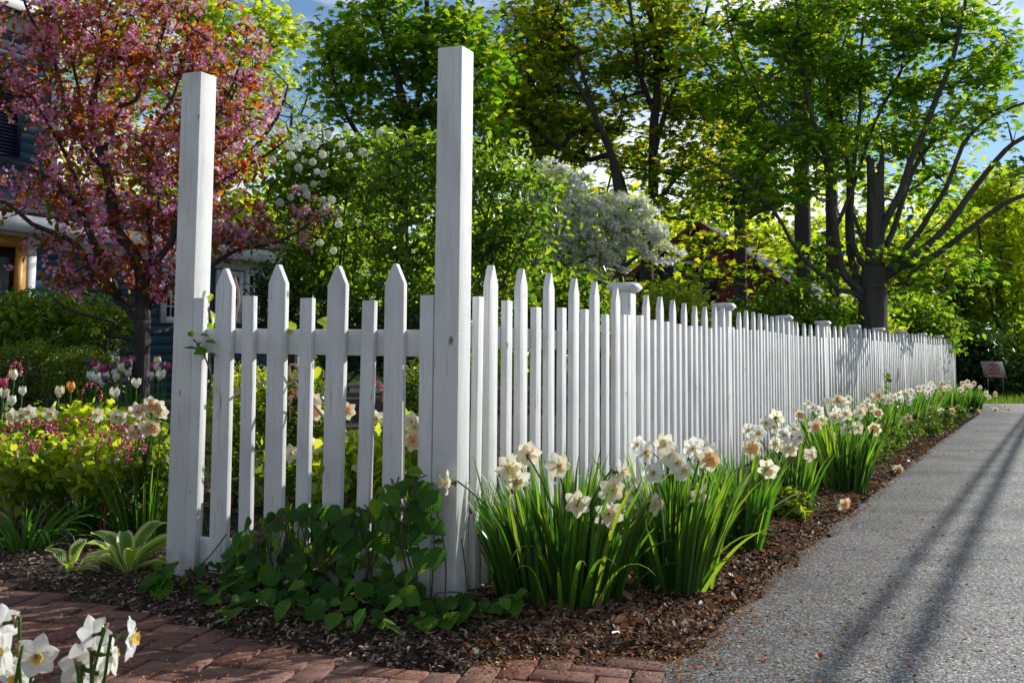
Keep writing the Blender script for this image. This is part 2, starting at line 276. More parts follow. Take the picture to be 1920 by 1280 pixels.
def hz(X, Y):
    X = np.asarray(X, float); Y = np.asarray(Y, float)
    s = (X-C0[0])*FA[0]+(Y-C0[1])*FA[1]; t = (X-C0[0])*FL[0]+(Y-C0[1])*FL[1]
    inn = np.minimum(rex(Y)-X, Y-bby(X)); inn = inn+.05*wob(X, Y, 1.6)
    z = -.08+.065*sstep(inn, -.12, .12)+.015*sstep(inn, .1, .5)+.01*wob(X, Y, 1.)*sstep(inn, 0, .3)
    return z+.27*sstep(s, .5, 4.5)*sstep(t, .05, 1.6)
def GZ(x, y):                                          # pixel -> point on the bed surface
    z = 0.
    for _ in range(12): p = G(x, y, z); z = .5*z+.5*float(hz(p[0], p[1]))
    return np.array((p[0], p[1], float(hz(p[0], p[1]))))
# ------------------------------------------------------------------ ground, road, bricks
g = M(); g.add([(-160, -12, -.07), (160, -12, -.07), (160, 320, -.07), (-160, 320, -.07)], [(0, 1, 2, 3)]); tag(g.build('ground', GRASSG), kind='structure')
xs = np.arange(-13, 9.6, .09); ys = np.arange(1.6, 21, .09); XX, YY = np.meshgrid(xs, ys); ZZ = hz(XX, YY)+rng.normal(0, .003, XX.shape)
V = np.stack([XX, YY, ZZ], -1).reshape(-1, 3); nx = len(xs)
i, j = np.meshgrid(np.arange(len(xs)-1), np.arange(len(ys)-1)); q = (j*nx+i).ravel(); Fq = np.stack([q, q+1, q+nx+1, q+nx], 1)
cx = (XX[:-1, :-1]+XX[1:, 1:]).ravel()/2; cy = (YY[:-1, :-1]+YY[1:, 1:]).ravel()/2
keep = (cx < rex(cy)+.3) & (cy > bby(cx)-.3)
g = M(); g.add(V, Fq[keep]); tag(g.build('garden_bed', SOIL, smooth=True), kind='structure')
# asphalt
m, t, N, out, L = nt('old_asphalt'); gg = N('ShaderNodeNewGeometry')
vo = N('ShaderNodeTexVoronoi', i_Scale=150.); L(gg.outputs['Position'], vo.inputs['Vector'])
vr = ramp(N, [(.06, .057, .054), (.16, .154, .148), (.27, .262, .252), (.44, .43, .415), (.85, .83, .8)], pos=[0, .3, .6, .86, 1]); 
sp = N('ShaderNodeSeparateColor'); L(vo.outputs['Color'], sp.inputs[0]); L(sp.outputs[0], vr.inputs[0])
ns = N('ShaderNodeTexNoise', i_Scale=1.3, i_Detail=7.); L(gg.outputs['Position'], ns.inputs['Vector'])
nr = ramp(N, [(.6, .6, .6), (.98, .98, .97), (1.2, 1.18, 1.15)], pos=[.3, .5, .72]); L(ns.outputs[0], nr.inputs[0])
mx = N('ShaderNodeMix', data_type='RGBA', blend_type='MULTIPLY'); mx.inputs[0].default_value = 1; L(vr.outputs[0], mx.inputs[6]); L(nr.outputs[0], mx.inputs[7])
bp = N('ShaderNodeBump', i_Strength=.6, i_Distance=.003); L(vo.outputs['Distance'], bp.inputs['Height'])
nb = N('ShaderNodeTexNoise', i_Scale=45., i_Detail=5.); L(gg.outputs['Position'], nb.inputs['Vector']); bp2 = N('ShaderNodeBump', i_Strength=.8, i_Distance=.009); L(nb.outputs[0], bp2.inputs['Height']); L(bp.outputs[0], bp2.inputs['Normal'])
p = N('ShaderNodeBsdfPrincipled'); p.inputs['Roughness'].default_value = .75; 
cv = N('ShaderNodeTexVoronoi', i_Scale=.55, feature='DISTANCE_TO_EDGE'); cw = N('ShaderNodeTexNoise', i_Scale=2.4, i_Detail=6.); L(gg.outputs['Position'], cw.inputs['Vector'])
cmx = N('ShaderNodeMix', data_type='VECTOR'); cmx.inputs[0].default_value = .45; L(gg.outputs['Position'], cmx.inputs[4]); L(cw.outputs['Color'], cmx.inputs[5]); L(cmx.outputs[1], cv.inputs['Vector'])
cr2 = ramp(N, [(.25, .24, .23), (1, 1, 1)], pos=[.0015, .006]); L(cv.outputs['Distance'], cr2.inputs[0])
mx9 = N('ShaderNodeMix', data_type='RGBA', blend_type='MULTIPLY'); mx9.inputs[0].default_value = .8; L(mx.outputs[2], mx9.inputs[6]); L(cr2.outputs[0], mx9.inputs[7])
uvn = N('ShaderNodeUVMap'); sxu = N('ShaderNodeSeparateXYZ'); L(uvn.outputs[0], sxu.inputs[0]); nw = N('ShaderNodeTexNoise', i_Scale=3.5, i_Detail=6.); L(gg.outputs['Position'], nw.inputs['Vector'])
mw_ = N('ShaderNodeMath', operation='MULTIPLY_ADD'); L(nw.outputs[0], mw_.inputs[0]); mw_.inputs[1].default_value = -1.1; L(sxu.outputs[0], mw_.inputs[2])
re_ = ramp(N, [(.5, .49, .48), (.97, .96, .94)], pos=[0., .45]); L(mw_.outputs[0], re_.inputs[0])
mxe = N('ShaderNodeMix', data_type='RGBA', blend_type='MULTIPLY'); mxe.inputs[0].default_value = .9; L(mx9.outputs[2], mxe.inputs[6]); L(re_.outputs[0], mxe.inputs[7])
L(mxe.outputs[2], p.inputs[0]); L(bp2.outputs[0], p.inputs['Normal']); L(p.outputs[0], out.inputs[0]); ASPH = m
g = M(); yy = np.arange(-8, YEND+.01, .12); nY = len(yy); rp = []
for Y in yy:
    x0 = rex(Y)+.035*math.sin(Y*9)+.025*math.sin(Y*23+1)+.02*math.sin(Y*51)+.03*random.uniform(-1, 1)
    if Y > YEND-1.6: x0 -= 1.6*float(sstep(Y, YEND-1.6, YEND-.6))
    a = -.0+.0*Y; rp += [(x0, Y, -.045), (x0+.05, Y, -.03), (x0+3, Y, .0), (x0+34, Y, .0)]
q = np.arange(nY-1)*4; g.add(rp, np.concatenate([np.stack([q+k, q+k+1, q+k+5, q+k+4], 1) for k in range(3)]), 0, np.tile([(0., 0), (.05, 0), (3, 0), (34, 0)], (nY, 1))); tag(g.build('road', ASPH), kind='structure')
# brick path: real bricks, herringbone, on a sand sheet
m, t, N, out, L = nt('worn_red_brick'); gg = N('ShaderNodeNewGeometry')
r = ramp(N, [(.165, .07, .048), (.24, .105, .066), (.12, .056, .045), (.27, .135, .092), (.18, .09, .07), (.23, .078, .052)]); L(gg.outputs['Random Per Island'], r.inputs[0])
ns = N('ShaderNodeTexNoise', i_Scale=22., i_Detail=9., i_Roughness=.7); L(gg.outputs['Position'], ns.inputs['Vector']); nr = ramp(N, [(.45, .42, .42), (1, 1, 1), (1.35, 1.3, 1.3)], pos=[.3, .52, .75]); L(ns.outputs[0], nr.inputs[0])
mx = N('ShaderNodeMix', data_type='RGBA', blend_type='MULTIPLY'); mx.inputs[0].default_value = 1; L(r.outputs[0], mx.inputs[6]); L(nr.outputs[0], mx.inputs[7])
bp = N('ShaderNodeBump', i_Strength=.5, i_Distance=.0022); L(ns.outputs[0], bp.inputs['Height']); p = N('ShaderNodeBsdfPrincipled'); p.inputs['Roughness'].default_value = .8
L(mx.outputs[2], p.inputs[0]); L(bp.outputs[0], p.inputs['Normal']); L(p.outputs[0], out.inputs[0]); BRICK = m
g = M()
def brick(c, ax, L0=.198, W0=.098):
    ax = unit(ax); ay = np.array((-ax[1], ax[0])); jz = random.uniform(-.005, .005); tl = np.array((random.uniform(-.008, .008), random.uniform(-.012, .012)))
    lx, ly = L0/2-random.uniform(.002, .007), W0/2-random.uniform(.002, .006); V = []
    for z, sh in ((-.05, 0), (-.002, 0), (0, .002)):
        for a, b in ((-1, -1), (1, -1), (1, 1), (-1, 1)):
            u, v = a*(lx-sh), b*(ly-sh); V.append((c[0]+ax[0]*u+ay[0]*v, c[1]+ax[1]*u+ay[1]*v, z+jz+u*tl[0]+v*tl[1]-.028))
    g.add(V, [(8, 9, 10, 11)]+[(k*4+a, k*4+(a+1) % 4, k*4+4+(a+1) % 4, k*4+4+a) for k in (0, 1) for a in range(4)])
bang = FAa*.55; bx = np.array((math.cos(bang), -math.sin(bang))); by = np.array((math.sin(bang), math.cos(bang)))
O = np.array((-.4, 2.6)); u = .1
for a in range(-34, 26):
    for b in range(-20, 34):
        k = (a-b) % 4
        if k == 0: c = O+bx*(a+1)*u+by*(b+.5)*u; ax = bx
        elif k == 3: c = O+bx*(a+.5)*u+by*(b+1)*u; ax = by
        else: continue
        if c[0] < rex(c[1])-.05 and c[1] < bby(c[0])-.02 and c[1] > 1.2: brick(c+rng.normal(0, .001, 2), unit(ax+rng.normal(0, .012, 2)))
for k in range(len(BB)-1):                             # border course along the bed
    A, B = BB[k], BB[k+1]
o = tag(g.build('brick_path', BRICK), kind='structure')
g = M(); cxs = np.linspace(-7, 1.2, 60); g.add([(x, 0.6, -.046) for x in cxs]+[(x, min(bby(x)+.12, 6), -.046) for x in cxs], [(k, k+1, k+61, k+60) for k in range(59)]); tag(g.build('sand_bed', SOIL), kind='structure')
# ------------------------------------------------------------------ loose litter (stuff)
def scatter(n, fn): 
    o = []
    while len(o) < n:
        c = fn()
        if c is not None: o.append(c)
    return np.array(o)
CHT = T([(-.5, -.5, 0), (.5, -.4, .1), (.42, .5, 0), (-.5, .42, -.1)], [[(0, 1, 2, 3)]])
def litter(name, n, px0, px1, py0, py1, sx, sy, mat, test, tilt=.35, tem=CHT, dz=.004):
    pts = []
    xs = rng.uniform(px0, px1, n*3); ys = rng.uniform(py0, py1, n*3)
    for x, y in zip(xs, ys):
        p = G(x, y, 0.); 
        if test(p[0], p[1]): pts.append((p[0], p[1], 0))
        if len(pts) >= n: break
    pts = np.array(pts); pts[:, 2] = np.maximum(hz(pts[:, 0], pts[:, 1]), np.where((pts[:, 0] > rex(pts[:, 1])) | (pts[:, 1] < bby(pts[:, 0])), -.026, -1))+dz*rng.uniform(.3, 2, len(pts))
    k = len(pts); X, Y, Z = frames(np.stack([rng.normal(0, tilt, k), rng.normal(0, tilt, k), np.ones(k)], 1), np.stack([rng.normal(size=k), rng.normal(size=k), np.zeros(k)], 1))
    g = M(); addinst(g, tem, pts, X, Y, Z, rng.uniform(*sx, k), rng.uniform(*sy, k)); return tag(g.build(name, mat), kind='stuff')
inbed = lambda x, y: x < rex(y)+.03 and y > bby(x)-.02
litter('bark_mulch', 30000, -60, 1500, 880, 1290, (.003, .011), (.008, .034), CHIP, inbed, .45)
litter('bark_mulch_crumbs', 9000, 900, 1900, 760, 1290, (.003, .01), (.006, .03), CHIP, inbed, .4)
litter('fallen_blossom_husks', 9000, 900, 1600, 900, 1290, (.003, .007), (.004, .011), SEED, lambda x, y: x < rex(y)+.12*abs(random.gauss(0, 1)) and x > rex(y)-.75 and y > bby(x)-.35*abs(random.gauss(0, .5)), .5)
litter('fallen_husks_on_path', 5200, -20, 1920, 800, 1290, (.003, .006), (.004, .01), SEED, lambda x, y: x > rex(y) and random.random() < .6*math.exp(-(x-rex(y))/.5) or y < bby(x) and x < rex(y), .3)
litter('grit_on_drive', 420, 1200, 1920, 800, 1290, (.006, .014), (.008, .022), SEED, lambda x, y: x > rex(y), .4)
litter('dead_leaves', 620, 760, 1500, 900, 1180, (.03, .055), (.035, .07), DEADL, lambda x, y: x < rex(y)-.3 and y > bby(x)+.15 and x > C0[0]-.2, .6, OVAL, .012)
def strip(name, n, o0, o1, Y0, Y1, sx, sy, mat, tilt):
    Y = rng.uniform(Y0, Y1, n); X0 = rex(Y)+rng.uniform(o0, o1, n); pts = np.stack([X0, Y, np.maximum(hz(X0, Y), np.where(X0 > rex(Y), -.027, -1))+.004*rng.uniform(.3, 2, n)], 1)
    X, Yv, Z = frames(np.stack([rng.normal(0, tilt, n), rng.normal(0, tilt, n), np.ones(n)], 1), np.stack([rng.normal(size=n), rng.normal(size=n), np.zeros(n)], 1))
    g = M(); addinst(g, CHT, pts, X, Yv, Z, rng.uniform(*sx, n), rng.uniform(*sy, n)); return tag(g.build(name, mat), kind='stuff')
strip('bark_mulch_by_drive', 26000, -.95, .03, 4.2, 18, (.006, .016), (.012, .045), CHIP, .5)
strip('husks_by_drive', 9000, -.45, .1, 3.2, 14, (.004, .009), (.006, .014), SEED, .5)
strip('leaf_scraps_by_drive', 2600, -.8, .0, 3.4, 15, (.02, .035), (.03, .05), DEADL, .6)
g = M()                                                # twigs lying about
for k in range(60):
    p = G(random.uniform(0, 1450), random.uniform(1020, 1260), .02)
    if not inbed(p[0], p[1]): continue
    a = random.uniform(0, 6.3); l = random.uniform(.04, .16); z = float(hz(p[0], p[1]))+.012
    g.tube([(p[0]+math.cos(a)*l*q+random.gauss(0, .004), p[1]+math.sin(a)*l*q, z+.008*math.sin(q*3)) for q in (-.5, -.2, .2, .5)], [.0018, .0022, .0018, .001], 5)
tag(g.build('fallen_twigs', TWIG), kind='stuff')
g = M(); n = 26000; pts = np.stack([rng.uniform(7.5, 26, n), rng.uniform(YEND-.05, 33, n), np.full(n, -.07)], 1)
X, Y, Z = frames(np.stack([rng.normal(size=n), rng.normal(size=n), np.zeros(n)], 1), np.stack([rng.normal(0, .3, n), rng.normal(0, .3, n), np.ones(n)], 1))
addinst(g, NARROW, pts, X, Y, Z, rng.uniform(.05, .09, n), rng.uniform(.08, .2, n)); tag(g.build('grass', GRASSB), kind='stuff')
# ------------------------------------------------------------------ fence
def prism(m, prof, a, n, th):      # prof: list of (world pt on outer face); extruded by -n*th
    k = len(prof); V = [np.array(q) for q in prof]+[np.array(q)-np.array((n[0], n[1], 0))*th for q in prof]
    m.add(V, [tuple(range(k)), tuple(range(2*k-1, k-1, -1))]+[(i, i+k, (i+1) % k+k, (i+1) % k) for i in range(k)])
def picket(parent, name, c, d, n, wd, z0, z1, pt, th=.028, bevel=True):
    lean = random.gauss(0, .0055); yaw = random.gauss(0, .02); d = unit(np.array(d)+np.array(n)*yaw); n = np.array(n)
    jz = random.gauss(0, .006); z1 += jz; h = wd/2
    def q(u, z): return (c[0]+d[0]*(u+lean*z), c[1]+d[1]*(u+lean*z), z)
    if pt: pr = [q(-h, z0), q(h, z0), q(h, z1-.078), q(.006, z1), q(-.006, z1), q(-h, z1-.078)]
    else: pr = [q(-h, z0), q(h, z0), q(h, z1), q(-h, z1)]
    m = M(); 
    if (n[0]*d[1]-n[1]*d[0]) < 0: pr = pr[::-1]
    prism(m, pr, d, n, th); o = m.build(name, PAINT, parent)
    if bevel: b = o.modifiers.new('bevel', 'BEVEL'); b.width = .0025; b.segments = 2; b.limit_method = 'ANGLE'
    return o
def bev(o, w_=.004): b = o.modifiers.new('bevel', 'BEVEL'); b.width = w_; b.segments = 2; b.limit_method = 'ANGLE'; return o
NR = np.array((FA[1], -FA[0]))                         # outward normal of the long fence (to the road)
NLf = -FA                                              # outward normal of the short run (to the camera)
PW = .105
# the short run between two tall posts
A1 = G(350, 1078)[:2]; A1 = C0+FL*np.dot(A1-C0, FL)+NLf*0
s_left = np.dot(PL(372, 300, C0, FL)[:2]-C0, FL); 
sh = thing('picket_fence', 'short run of white picket fence between two tall square posts, overgrown with vine', 'fence', (float(C0[0]), float(C0[1]), 0))
def tallpost(s0, ztop, name):
    m = M(); c = C0+FL*(s0+PW/2)+FA*PW/2
    m.box((c[0], c[1], (ztop-.1)/2), PW, PW, ztop+.1, (-FL[0], -FL[1], 0), (FA[0], FA[1], 0)); return bev(m.build(name, PAINT, sh))
z2 = PL(870, 84, C0, FL)[2]; tallpost(0, z2, 'post')
sA = np.dot(PL(371, 300, C0, FL)[:2]-C0, FL); z1 = PL(371, 134, C0, FL)[2]; tallpost(sA, z1, 'post')
def zat(px, py): return PL(px, py, C0, FL)[2]
for px, py in ((423, 500), (523, 499), (629, 497), (742, 493)):
    s0 = np.dot(PL(px, py, C0, FL)[:2]-C0, FL)
    picket(sh, 'picket', C0+FL*s0, -FL, NLf, .086, .03, zat(px, py), True)
for px, py, wd in ((371, 558, .052), (470, 557, .056), (574, 558, .056), (685, 558, .056), (800, 557, .058)):
    s0 = np.dot(PL(px, py, C0, FL)[:2]-C0, FL)
    picket(sh, 'short_picket', C0+FL*s0, -FL, NLf, wd, .03, zat(px, py), False)
def rail(parent, a, b, n, off, za, zb, hh, th=.038):   # hh = height; off = how far behind the outer face
    m = M(); n = np.array(n); a = np.array(a)-n*off; b = np.array(b)-n*off
    V = []
    for p_, z in ((a, za), (b, zb)):
        for dn in (0, th):
            q = p_-n*dn; V += [(q[0], q[1], z-hh), (q[0], q[1], z)]
    m.add(V, [(0, 1, 3, 2), (4, 6, 7, 5), (0, 4, 5, 1), (2, 3, 7, 6), (1, 5, 7, 3), (0, 2, 6, 4)]); return bev(m.build('rail', PAINT, parent), .003)
rail(sh, C0+FL*PW, C0+FL*sA, NLf, .0285, zat(770, 618), zat(390, 615), .104)
rail(sh, C0+FL*PW, C0+FL*sA, NLf, .0285, zat(770, 1035), zat(390, 1013), .104)
# the long run along the drive
lf = thing('picket_fence', 'long white picket fence with capped posts receding along the driveway', 'fence', (float(C0[0]+FA[0]*PW), float(C0[1]+FA[1]*PW), 0))
ZT = float(np.mean([PL(px, py, C0, FA)[2] for px, py in ((920, 497), (1029, 518), (1115, 533), (1243, 556))]))
ZS = float(np.mean([PL(px, py, C0, FA)[2] for px, py in ((948, 566), (1052, 579), (1095, 585))]))
posts = [fs(x) for x in (1183, 1368, 1480, 1551, 1608, 1655, 1697, 1735, 1767, 1789)]
PRW = .106
tall = [fs(x) for x in (924, 981, 1033, 1078, 1118)]
sp_ = .29
def near(s, L, d): return any(abs(s-q) < d for q in L)
send = SEG1+SEG2-.02
s = fs(1157)+.0
while s < send:
    if not near(s, [q+PRW/2 for q in posts], PRW/2+.05): tall.append(s)
    s += sp_*random.uniform(.97, 1.03)
allp = sorted(tall); made = []
for k, s in enumerate(allp):
    c, d = fpos(s); n = np.array((d[1], -d[0])); picket(lf, 'picket', c+n*.004, d, n, .08, .045, ZT+.012*math.sin(s*1.3), True, bevel=k < 26)
    s2 = s+sp_/2
    if k+1 < len(allp): s2 = (s+allp[k+1])/2
    cand = [s2] if (k+1 < len(allp) and allp[k+1]-s < .42) else [s+.13, (allp[k+1] if k+1 < len(allp) else s+.5)-.13]
    for s3 in cand:
        if s3 > send or near(s3, [q+PRW/2 for q in posts], PRW/2+.03): continue
        made.append(s3); c, d = fpos(s3); n = np.array((d[1], -d[0])); picket(lf, 'short_picket', c+n*.004, d, n, .056, .045, ZS+.008*math.sin(s*1.3), False, bevel=k < 26)
c, d = fpos(.175); picket(lf, 'short_picket', c+NR*.004, FA, NR, .05, .045, ZS+.01, False)
for q in posts[:-1]:
    for s3 in (q-.036, q+PRW+.036):
        if not near(s3, allp, .07) and not near(s3, made, .058): c, d = fpos(s3); n = np.array((d[1], -d[0])); picket(lf, 'short_picket', c+n*.004, d, n, .054, .045, ZS, False)
for s in posts:
    s = min(s, send-PRW); c, d = fpos(s+PRW/2); n = np.array((d[1], -d[0])); cc = c-n*(PRW/2+.003); zt = ZT+.045
    m = M(); m.box((cc[0], cc[1], (zt-.1)/2), PRW, PRW, zt+.1, (d[0], d[1], 0), (-n[0], -n[1], 0)); po = bev(m.build('post', PAINT, lf)); 
    m = M(); V = []; 
    for hw, z in ((PRW/2+.008, zt-.05), (PRW/2+.03, zt-.024), (PRW/2+.03, zt-.016), (PRW/2+.014, zt+.004)):
        for a, b in ((-1, -1), (1, -1), (1, 1), (-1, 1)): V.append((cc[0]+d[0]*a*hw-n[0]*b*hw, cc[1]+d[1]*a*hw-n[1]*b*hw, z))
    m.add(V, [(3, 2, 1, 0), (12, 13, 14, 15)]+[(k*4+a, k*4+(a+1) % 4, k*4+4+(a+1) % 4, k*4+4+a) for k in range(3) for a in range(4)])
    po['_w'] = lf['_w']; m.build('cap', PAINT, po)
for (a, b, d) in ((C0+FA*PW, C1, FA), (C1, C2, FB)):
    n = np.array((d[1], -d[0]))
    rail(lf, a, b, n, .0275, ZS-.1, ZS-.1, .09); rail(lf, a, b, n, .0275, .34, .34, .09)
# ------------------------------------------------------------------ plant generators
def ell(n, c, r, shell=.5):
    v = rng.normal(size=(n, 3)); v /= np.linalg.norm(v, axis=1)[:, None]; q = rng.uniform(0, 1, n)**(1/3.)
    q = q*(1-shell)+shell*rng.uniform(.72, 1, n); return np.array(c)+v*q[:, None]*np.array(r)
def lobe(px, py, D, rx, ry, rd=None, wt=1.):           # pixel ellipse at depth D -> world ellipsoid
    c = P(px, py, D); k = D/F; return (c, (rx*k, rd if rd else rx*k, ry*k), wt)
def thin(lobes, k=.62): return [(c, (a, b*k, d), w_) for c, (a, b, d), w_ in lobes]
def clumps(lobes, n, shell=.45):
    wts = np.array([l[2]*l[1][0]*l[1][1]*l[1][2] for l in lobes])**.8; wts /= wts.sum()
    return np.concatenate([ell(max(1, int(round(n*w_))), l[0], l[1], shell) for l, w_ in zip(lobes, wts)])
def leaves(m, cen, per, spread, T_, size, mat=0, up=.5, drop=.3, szr=.35, flat=.6):
    n = len(cen)*per; c = np.repeat(cen, per, 0); pos = c+rng.normal(size=(n, 3))*np.array((spread, spread, spread*flat))
    nrm = rng.normal(size=(n, 3))*.8+np.array((0, 0, up*2)); tt = rng.normal(size=(n, 3))-np.array((0, 0, drop*2))
    X, Y, Z = frames(nrm, tt); addinst(m, T_, pos, X, Y, Z, size*rng.uniform(1-szr, 1+szr, n), mat=mat)
def spline(pts, step=.25):
    pts = np.asarray(pts, float); n = len(pts)
    if n == 2: k = max(2, int(np.linalg.norm(pts[1]-pts[0])/step)); return pts[0]+(pts[1]-pts[0])*np.linspace(0, 1, k+1)[:, None]
    o = []
    for i in range(n-1):
        p0, p1, p2, p3 = pts[max(i-1, 0)], pts[i], pts[i+1], pts[min(i+2, n-1)]
        k = max(2, int(np.linalg.norm((p2-p1)[:3])/step))
        for t_ in np.linspace(0, 1, k, endpoint=False):
            o.append(.5*((2*p1)+(-p0+p2)*t_+(2*p0-5*p1+4*p2-p3)*t_**2+(-p0+3*p1-3*p2+p3)*t_**3))
    o.append(pts[-1]); return np.array(o)
def branches(mw, limbs, att, step=.35, r0=.006, k=5, wob_=.05, ang=.5):
    """limbs: list of arrays (n,4) xyz+radius, drawn as given; attractors are joined to the nearest wood by thin branches"""
    nodes = []; rad = []
    for l in limbs:
        s = spline(l, step); mw.tube(s[:, :3], np.maximum(s[:, 3], .003), 9); nodes += list(s[:, :3]); rad += list(s[:, 3])
    nodes = np.array(nodes); rad = np.array(rad)
    d0 = np.array([np.min(np.linalg.norm(nodes-a, axis=1)) for a in att]); order = np.argsort(d0); n0 = len(nodes)
    pos = [n for n in nodes]; par = [-1]*n0; arr = nodes.copy(); segs = []
    cap = n0+len(att)*14; buf = np.zeros((cap, 3)); buf[:n0] = nodes; cnt = n0; lim = list(rad); cw = [0]*cap; parr = [-1]*cap
    for ai in order:
        a = att[ai]; dv = a-buf[:cnt]; dist = np.linalg.norm(dv, axis=1)
        cost = dist*(1+.8*np.clip(-dv[:, 2]/(dist+1e-6), 0, 1)); b = int(np.argmin(cost)); L_ = dist[b]; n = min(12, max(1, int(L_/step)))
        p0 = buf[b].copy(); last = b; side = rng.normal(size=3)*wob_*L_
        for q in range(1, n+1):
            f = q/n; pt = p0+(a-p0)*f+side*math.sin(f*PI)+np.array((0, 0, .12*L_*math.sin(f*PI)))+rng.normal(size=3)*.012*min(1, L_)
            buf[cnt] = pt; parr[cnt] = last; last = cnt; cnt += 1
        z = last
        while z >= n0: cw[z] += 1; z = parr[z]
    for q in range(n0, cnt):
        p_ = parr[q]; r1 = r0*cw[q]**.5; 
        rp_ = r0*cw[p_]**.5 if p_ >= n0 else min(max(rad[p_]*.8, r1), r1*1.5)
        segs.append((buf[p_], buf[q], rp_, r1))
    if segs:
        A = np.array([s[0] for s in segs]); B = np.array([s[1] for s in segs]); ra = np.array([s[2] for s in segs]); rb = np.array([s[3] for s in segs])
        t_ = B-A; t_ /= np.linalg.norm(t_, axis=1)[:, None]+1e-9; u = np.cross(t_, np.array((.31, .2, .93))); u /= np.linalg.norm(u, axis=1)[:, None]+1e-9; v = np.cross(t_, u)
        an = np.arange(k)*2*PI/k; ring = np.cos(an)[None, :, None]*u[:, None]+np.sin(an)[None, :, None]*v[:, None]
        Vv = np.concatenate([A[:, None]+ring*ra[:, None, None], B[:, None]+ring*rb[:, None, None]], 1).reshape(-1, 3)
        off = np.arange(len(A))[:, None]*2*k; jj = np.arange(k); q = np.stack([jj, (jj+1) % k, (jj+1) % k+k, jj+k], 1)
        mw.add(Vv, (q[None]+off[:, :, None]).reshape(-1, 4))
    return buf[n0:cnt]
def LP(D, pts, r0, r1, dD=0.):                          # limb through pixels at depth D, drifting by dD
    n = len(pts); rr = np.linspace(r0, r1, n); DD = np.linspace(D, D+dD, n); return np.array([(*P(x, y, d_), r_) for (x, y), r_, d_ in zip(pts, rr, DD)])
def tree(name, label, cat, base, limbs, lobes, ncl, per, spread, T_, size, lm, wood=BARK, group=None, extra=None, shell=.45, step=.35, r0=.006, up=.5, fill=.5, drop=.3, crown='crown', szr=.35):
    t_ = thing(name, label, cat, (float(base[0]), float(base[1]), float(base[2])), group); mw = M(); att = clumps(thin(lobes) if cat == 'tree' else lobes, ncl, shell)
    nd = branches(mw, limbs, att, step, r0); mw.build('trunk' if cat == 'tree' else 'stems', wood, t_, smooth=True)
    m = M(); cen = att
    if fill and len(nd): 
        far = nd[rng.uniform(size=len(nd)) < fill]; cen = np.concatenate([att, far]) if len(far) else att
    leaves(m, cen, per, spread, T_, size, up=up, drop=drop, szr=szr, flat=.4 if T_ is MAPLE else .6)
    m.build(crown, lm, t_)
    if extra: extra(t_, att)
    return t_
exec_list = []
# ------------------------------------------------------------------ blades, flowers
def blades(m, base, rad, n, L0, th=(.02, .3), kap=(.0, .6), w0=.014, az=None, seg=7, matid=0, tipd=.0, fold=.25, lr=.2, azj=PI, oval=0., tuft=0):
    a = rng.uniform(0, 2*PI, n) if az is None else az+rng.normal(0, azj, n); rr = rad*np.sqrt(rng.uniform(0, 1, n))
    if tuft:
        kt = max(2, n//tuft); ti = rng.integers(0, kt, n); a = a[ti]+rng.normal(0, .014, n)/np.maximum(rr[ti], .03); rr = np.clip(rr[ti]+rng.normal(0, .009, n), 0, rad*1.1)
    th0 = th[0]+(th[1]-th[0])*(rr/max(rad, 1e-6))*rng.uniform(.5, 1.2, n); kp = rng.uniform(kap[0], kap[1], n); L_ = L0*rng.uniform(1-lr, 1+lr*.6, n)
    ca, sa = np.cos(a), np.sin(a); b = np.stack([base[0]+ca*rr, base[1]+sa*rr, np.full(n, base[2]-.01)], 1); tw = rng.normal(0, .7, n); pts = [b]; cur = b.copy(); V = []
    for s in range(seg+1):
        f = s/seg; ang = th0+kp*f*f*1.5; 
        if s: cur = cur+np.stack([np.sin(ang)*ca, np.sin(ang)*sa, np.cos(ang)], 1)*(L_/seg)[:, None]
        wv = w0*(np.sin(PI*min(1, .12+.88*f))**.8 if oval else (1-.25*f)*(1-f**5)+.0)
        wv = max(wv, .0006); t2 = a+PI/2+tw*(1+.5*f); side = np.stack([np.cos(t2), np.sin(t2), np.zeros(n)], 1); nz = np.stack([-np.cos(ang)*ca, -np.cos(ang)*sa, np.sin(ang)], 1)
        V.append(np.stack([cur-side*wv/2+nz*wv*fold, cur, cur+side*wv/2+nz*wv*fold], 1))
    V = np.stack(V, 1).reshape(n, -1, 3); k = 3*(seg+1); i = np.arange(seg)*3
    q = np.concatenate([np.stack([i, i+1, i+4, i+3], 1), np.stack([i+1, i+2, i+5, i+4], 1)]); uv = np.stack([np.tile([-.5, 0, .5], seg+1), np.repeat(np.linspace(0, 1, seg+1), 3)], 1)
    m.add(V.reshape(-1, 3), (q[None]+(np.arange(n)*k)[:, None, None]).reshape(-1, 4), matid, np.tile(uv, (n, 1)))
def petalgrid(m, ang, L_, w0, lift, curl, cupz=.0, mat=0, pt=.8, z0=0., ruff=.0, tw=0., nu=5, nv=7, r0=.003):
    V = []
    for j in range(nv):
        f = j/(nv-1); wv = w0*(math.sin(PI*(.1+.9*f)**pt)**.75 if f < .999 else .03)*(.5+.5*min(1, f*3)); r = r0+L_*f*math.cos(lift); z = z0+L_*f*math.sin(lift)-curl*L_*f*f
        for i in range(nu):
            u = (i/(nu-1)-.5)*2; x = r; y = u*wv/2; zz = z+cupz*wv*(u*u)*(1-.4*f)+ruff*math.sin(u*7+ang*3+f*5)*f+tw*u*wv*f
            V.append((x*math.cos(ang)-y*math.sin(ang), x*math.sin(ang)+y*math.cos(ang), zz))
    m.add(V, [(j*nu+i, j*nu+i+1, (j+1)*nu+i+1, (j+1)*nu+i) for j in range(nv-1) for i in range(nu-1)], mat)
def meshonly(m, name, mats):
    o = m.build(name, mats, smooth=True); me = o.data; bpy.data.objects.remove(o); return me
DAF = {}
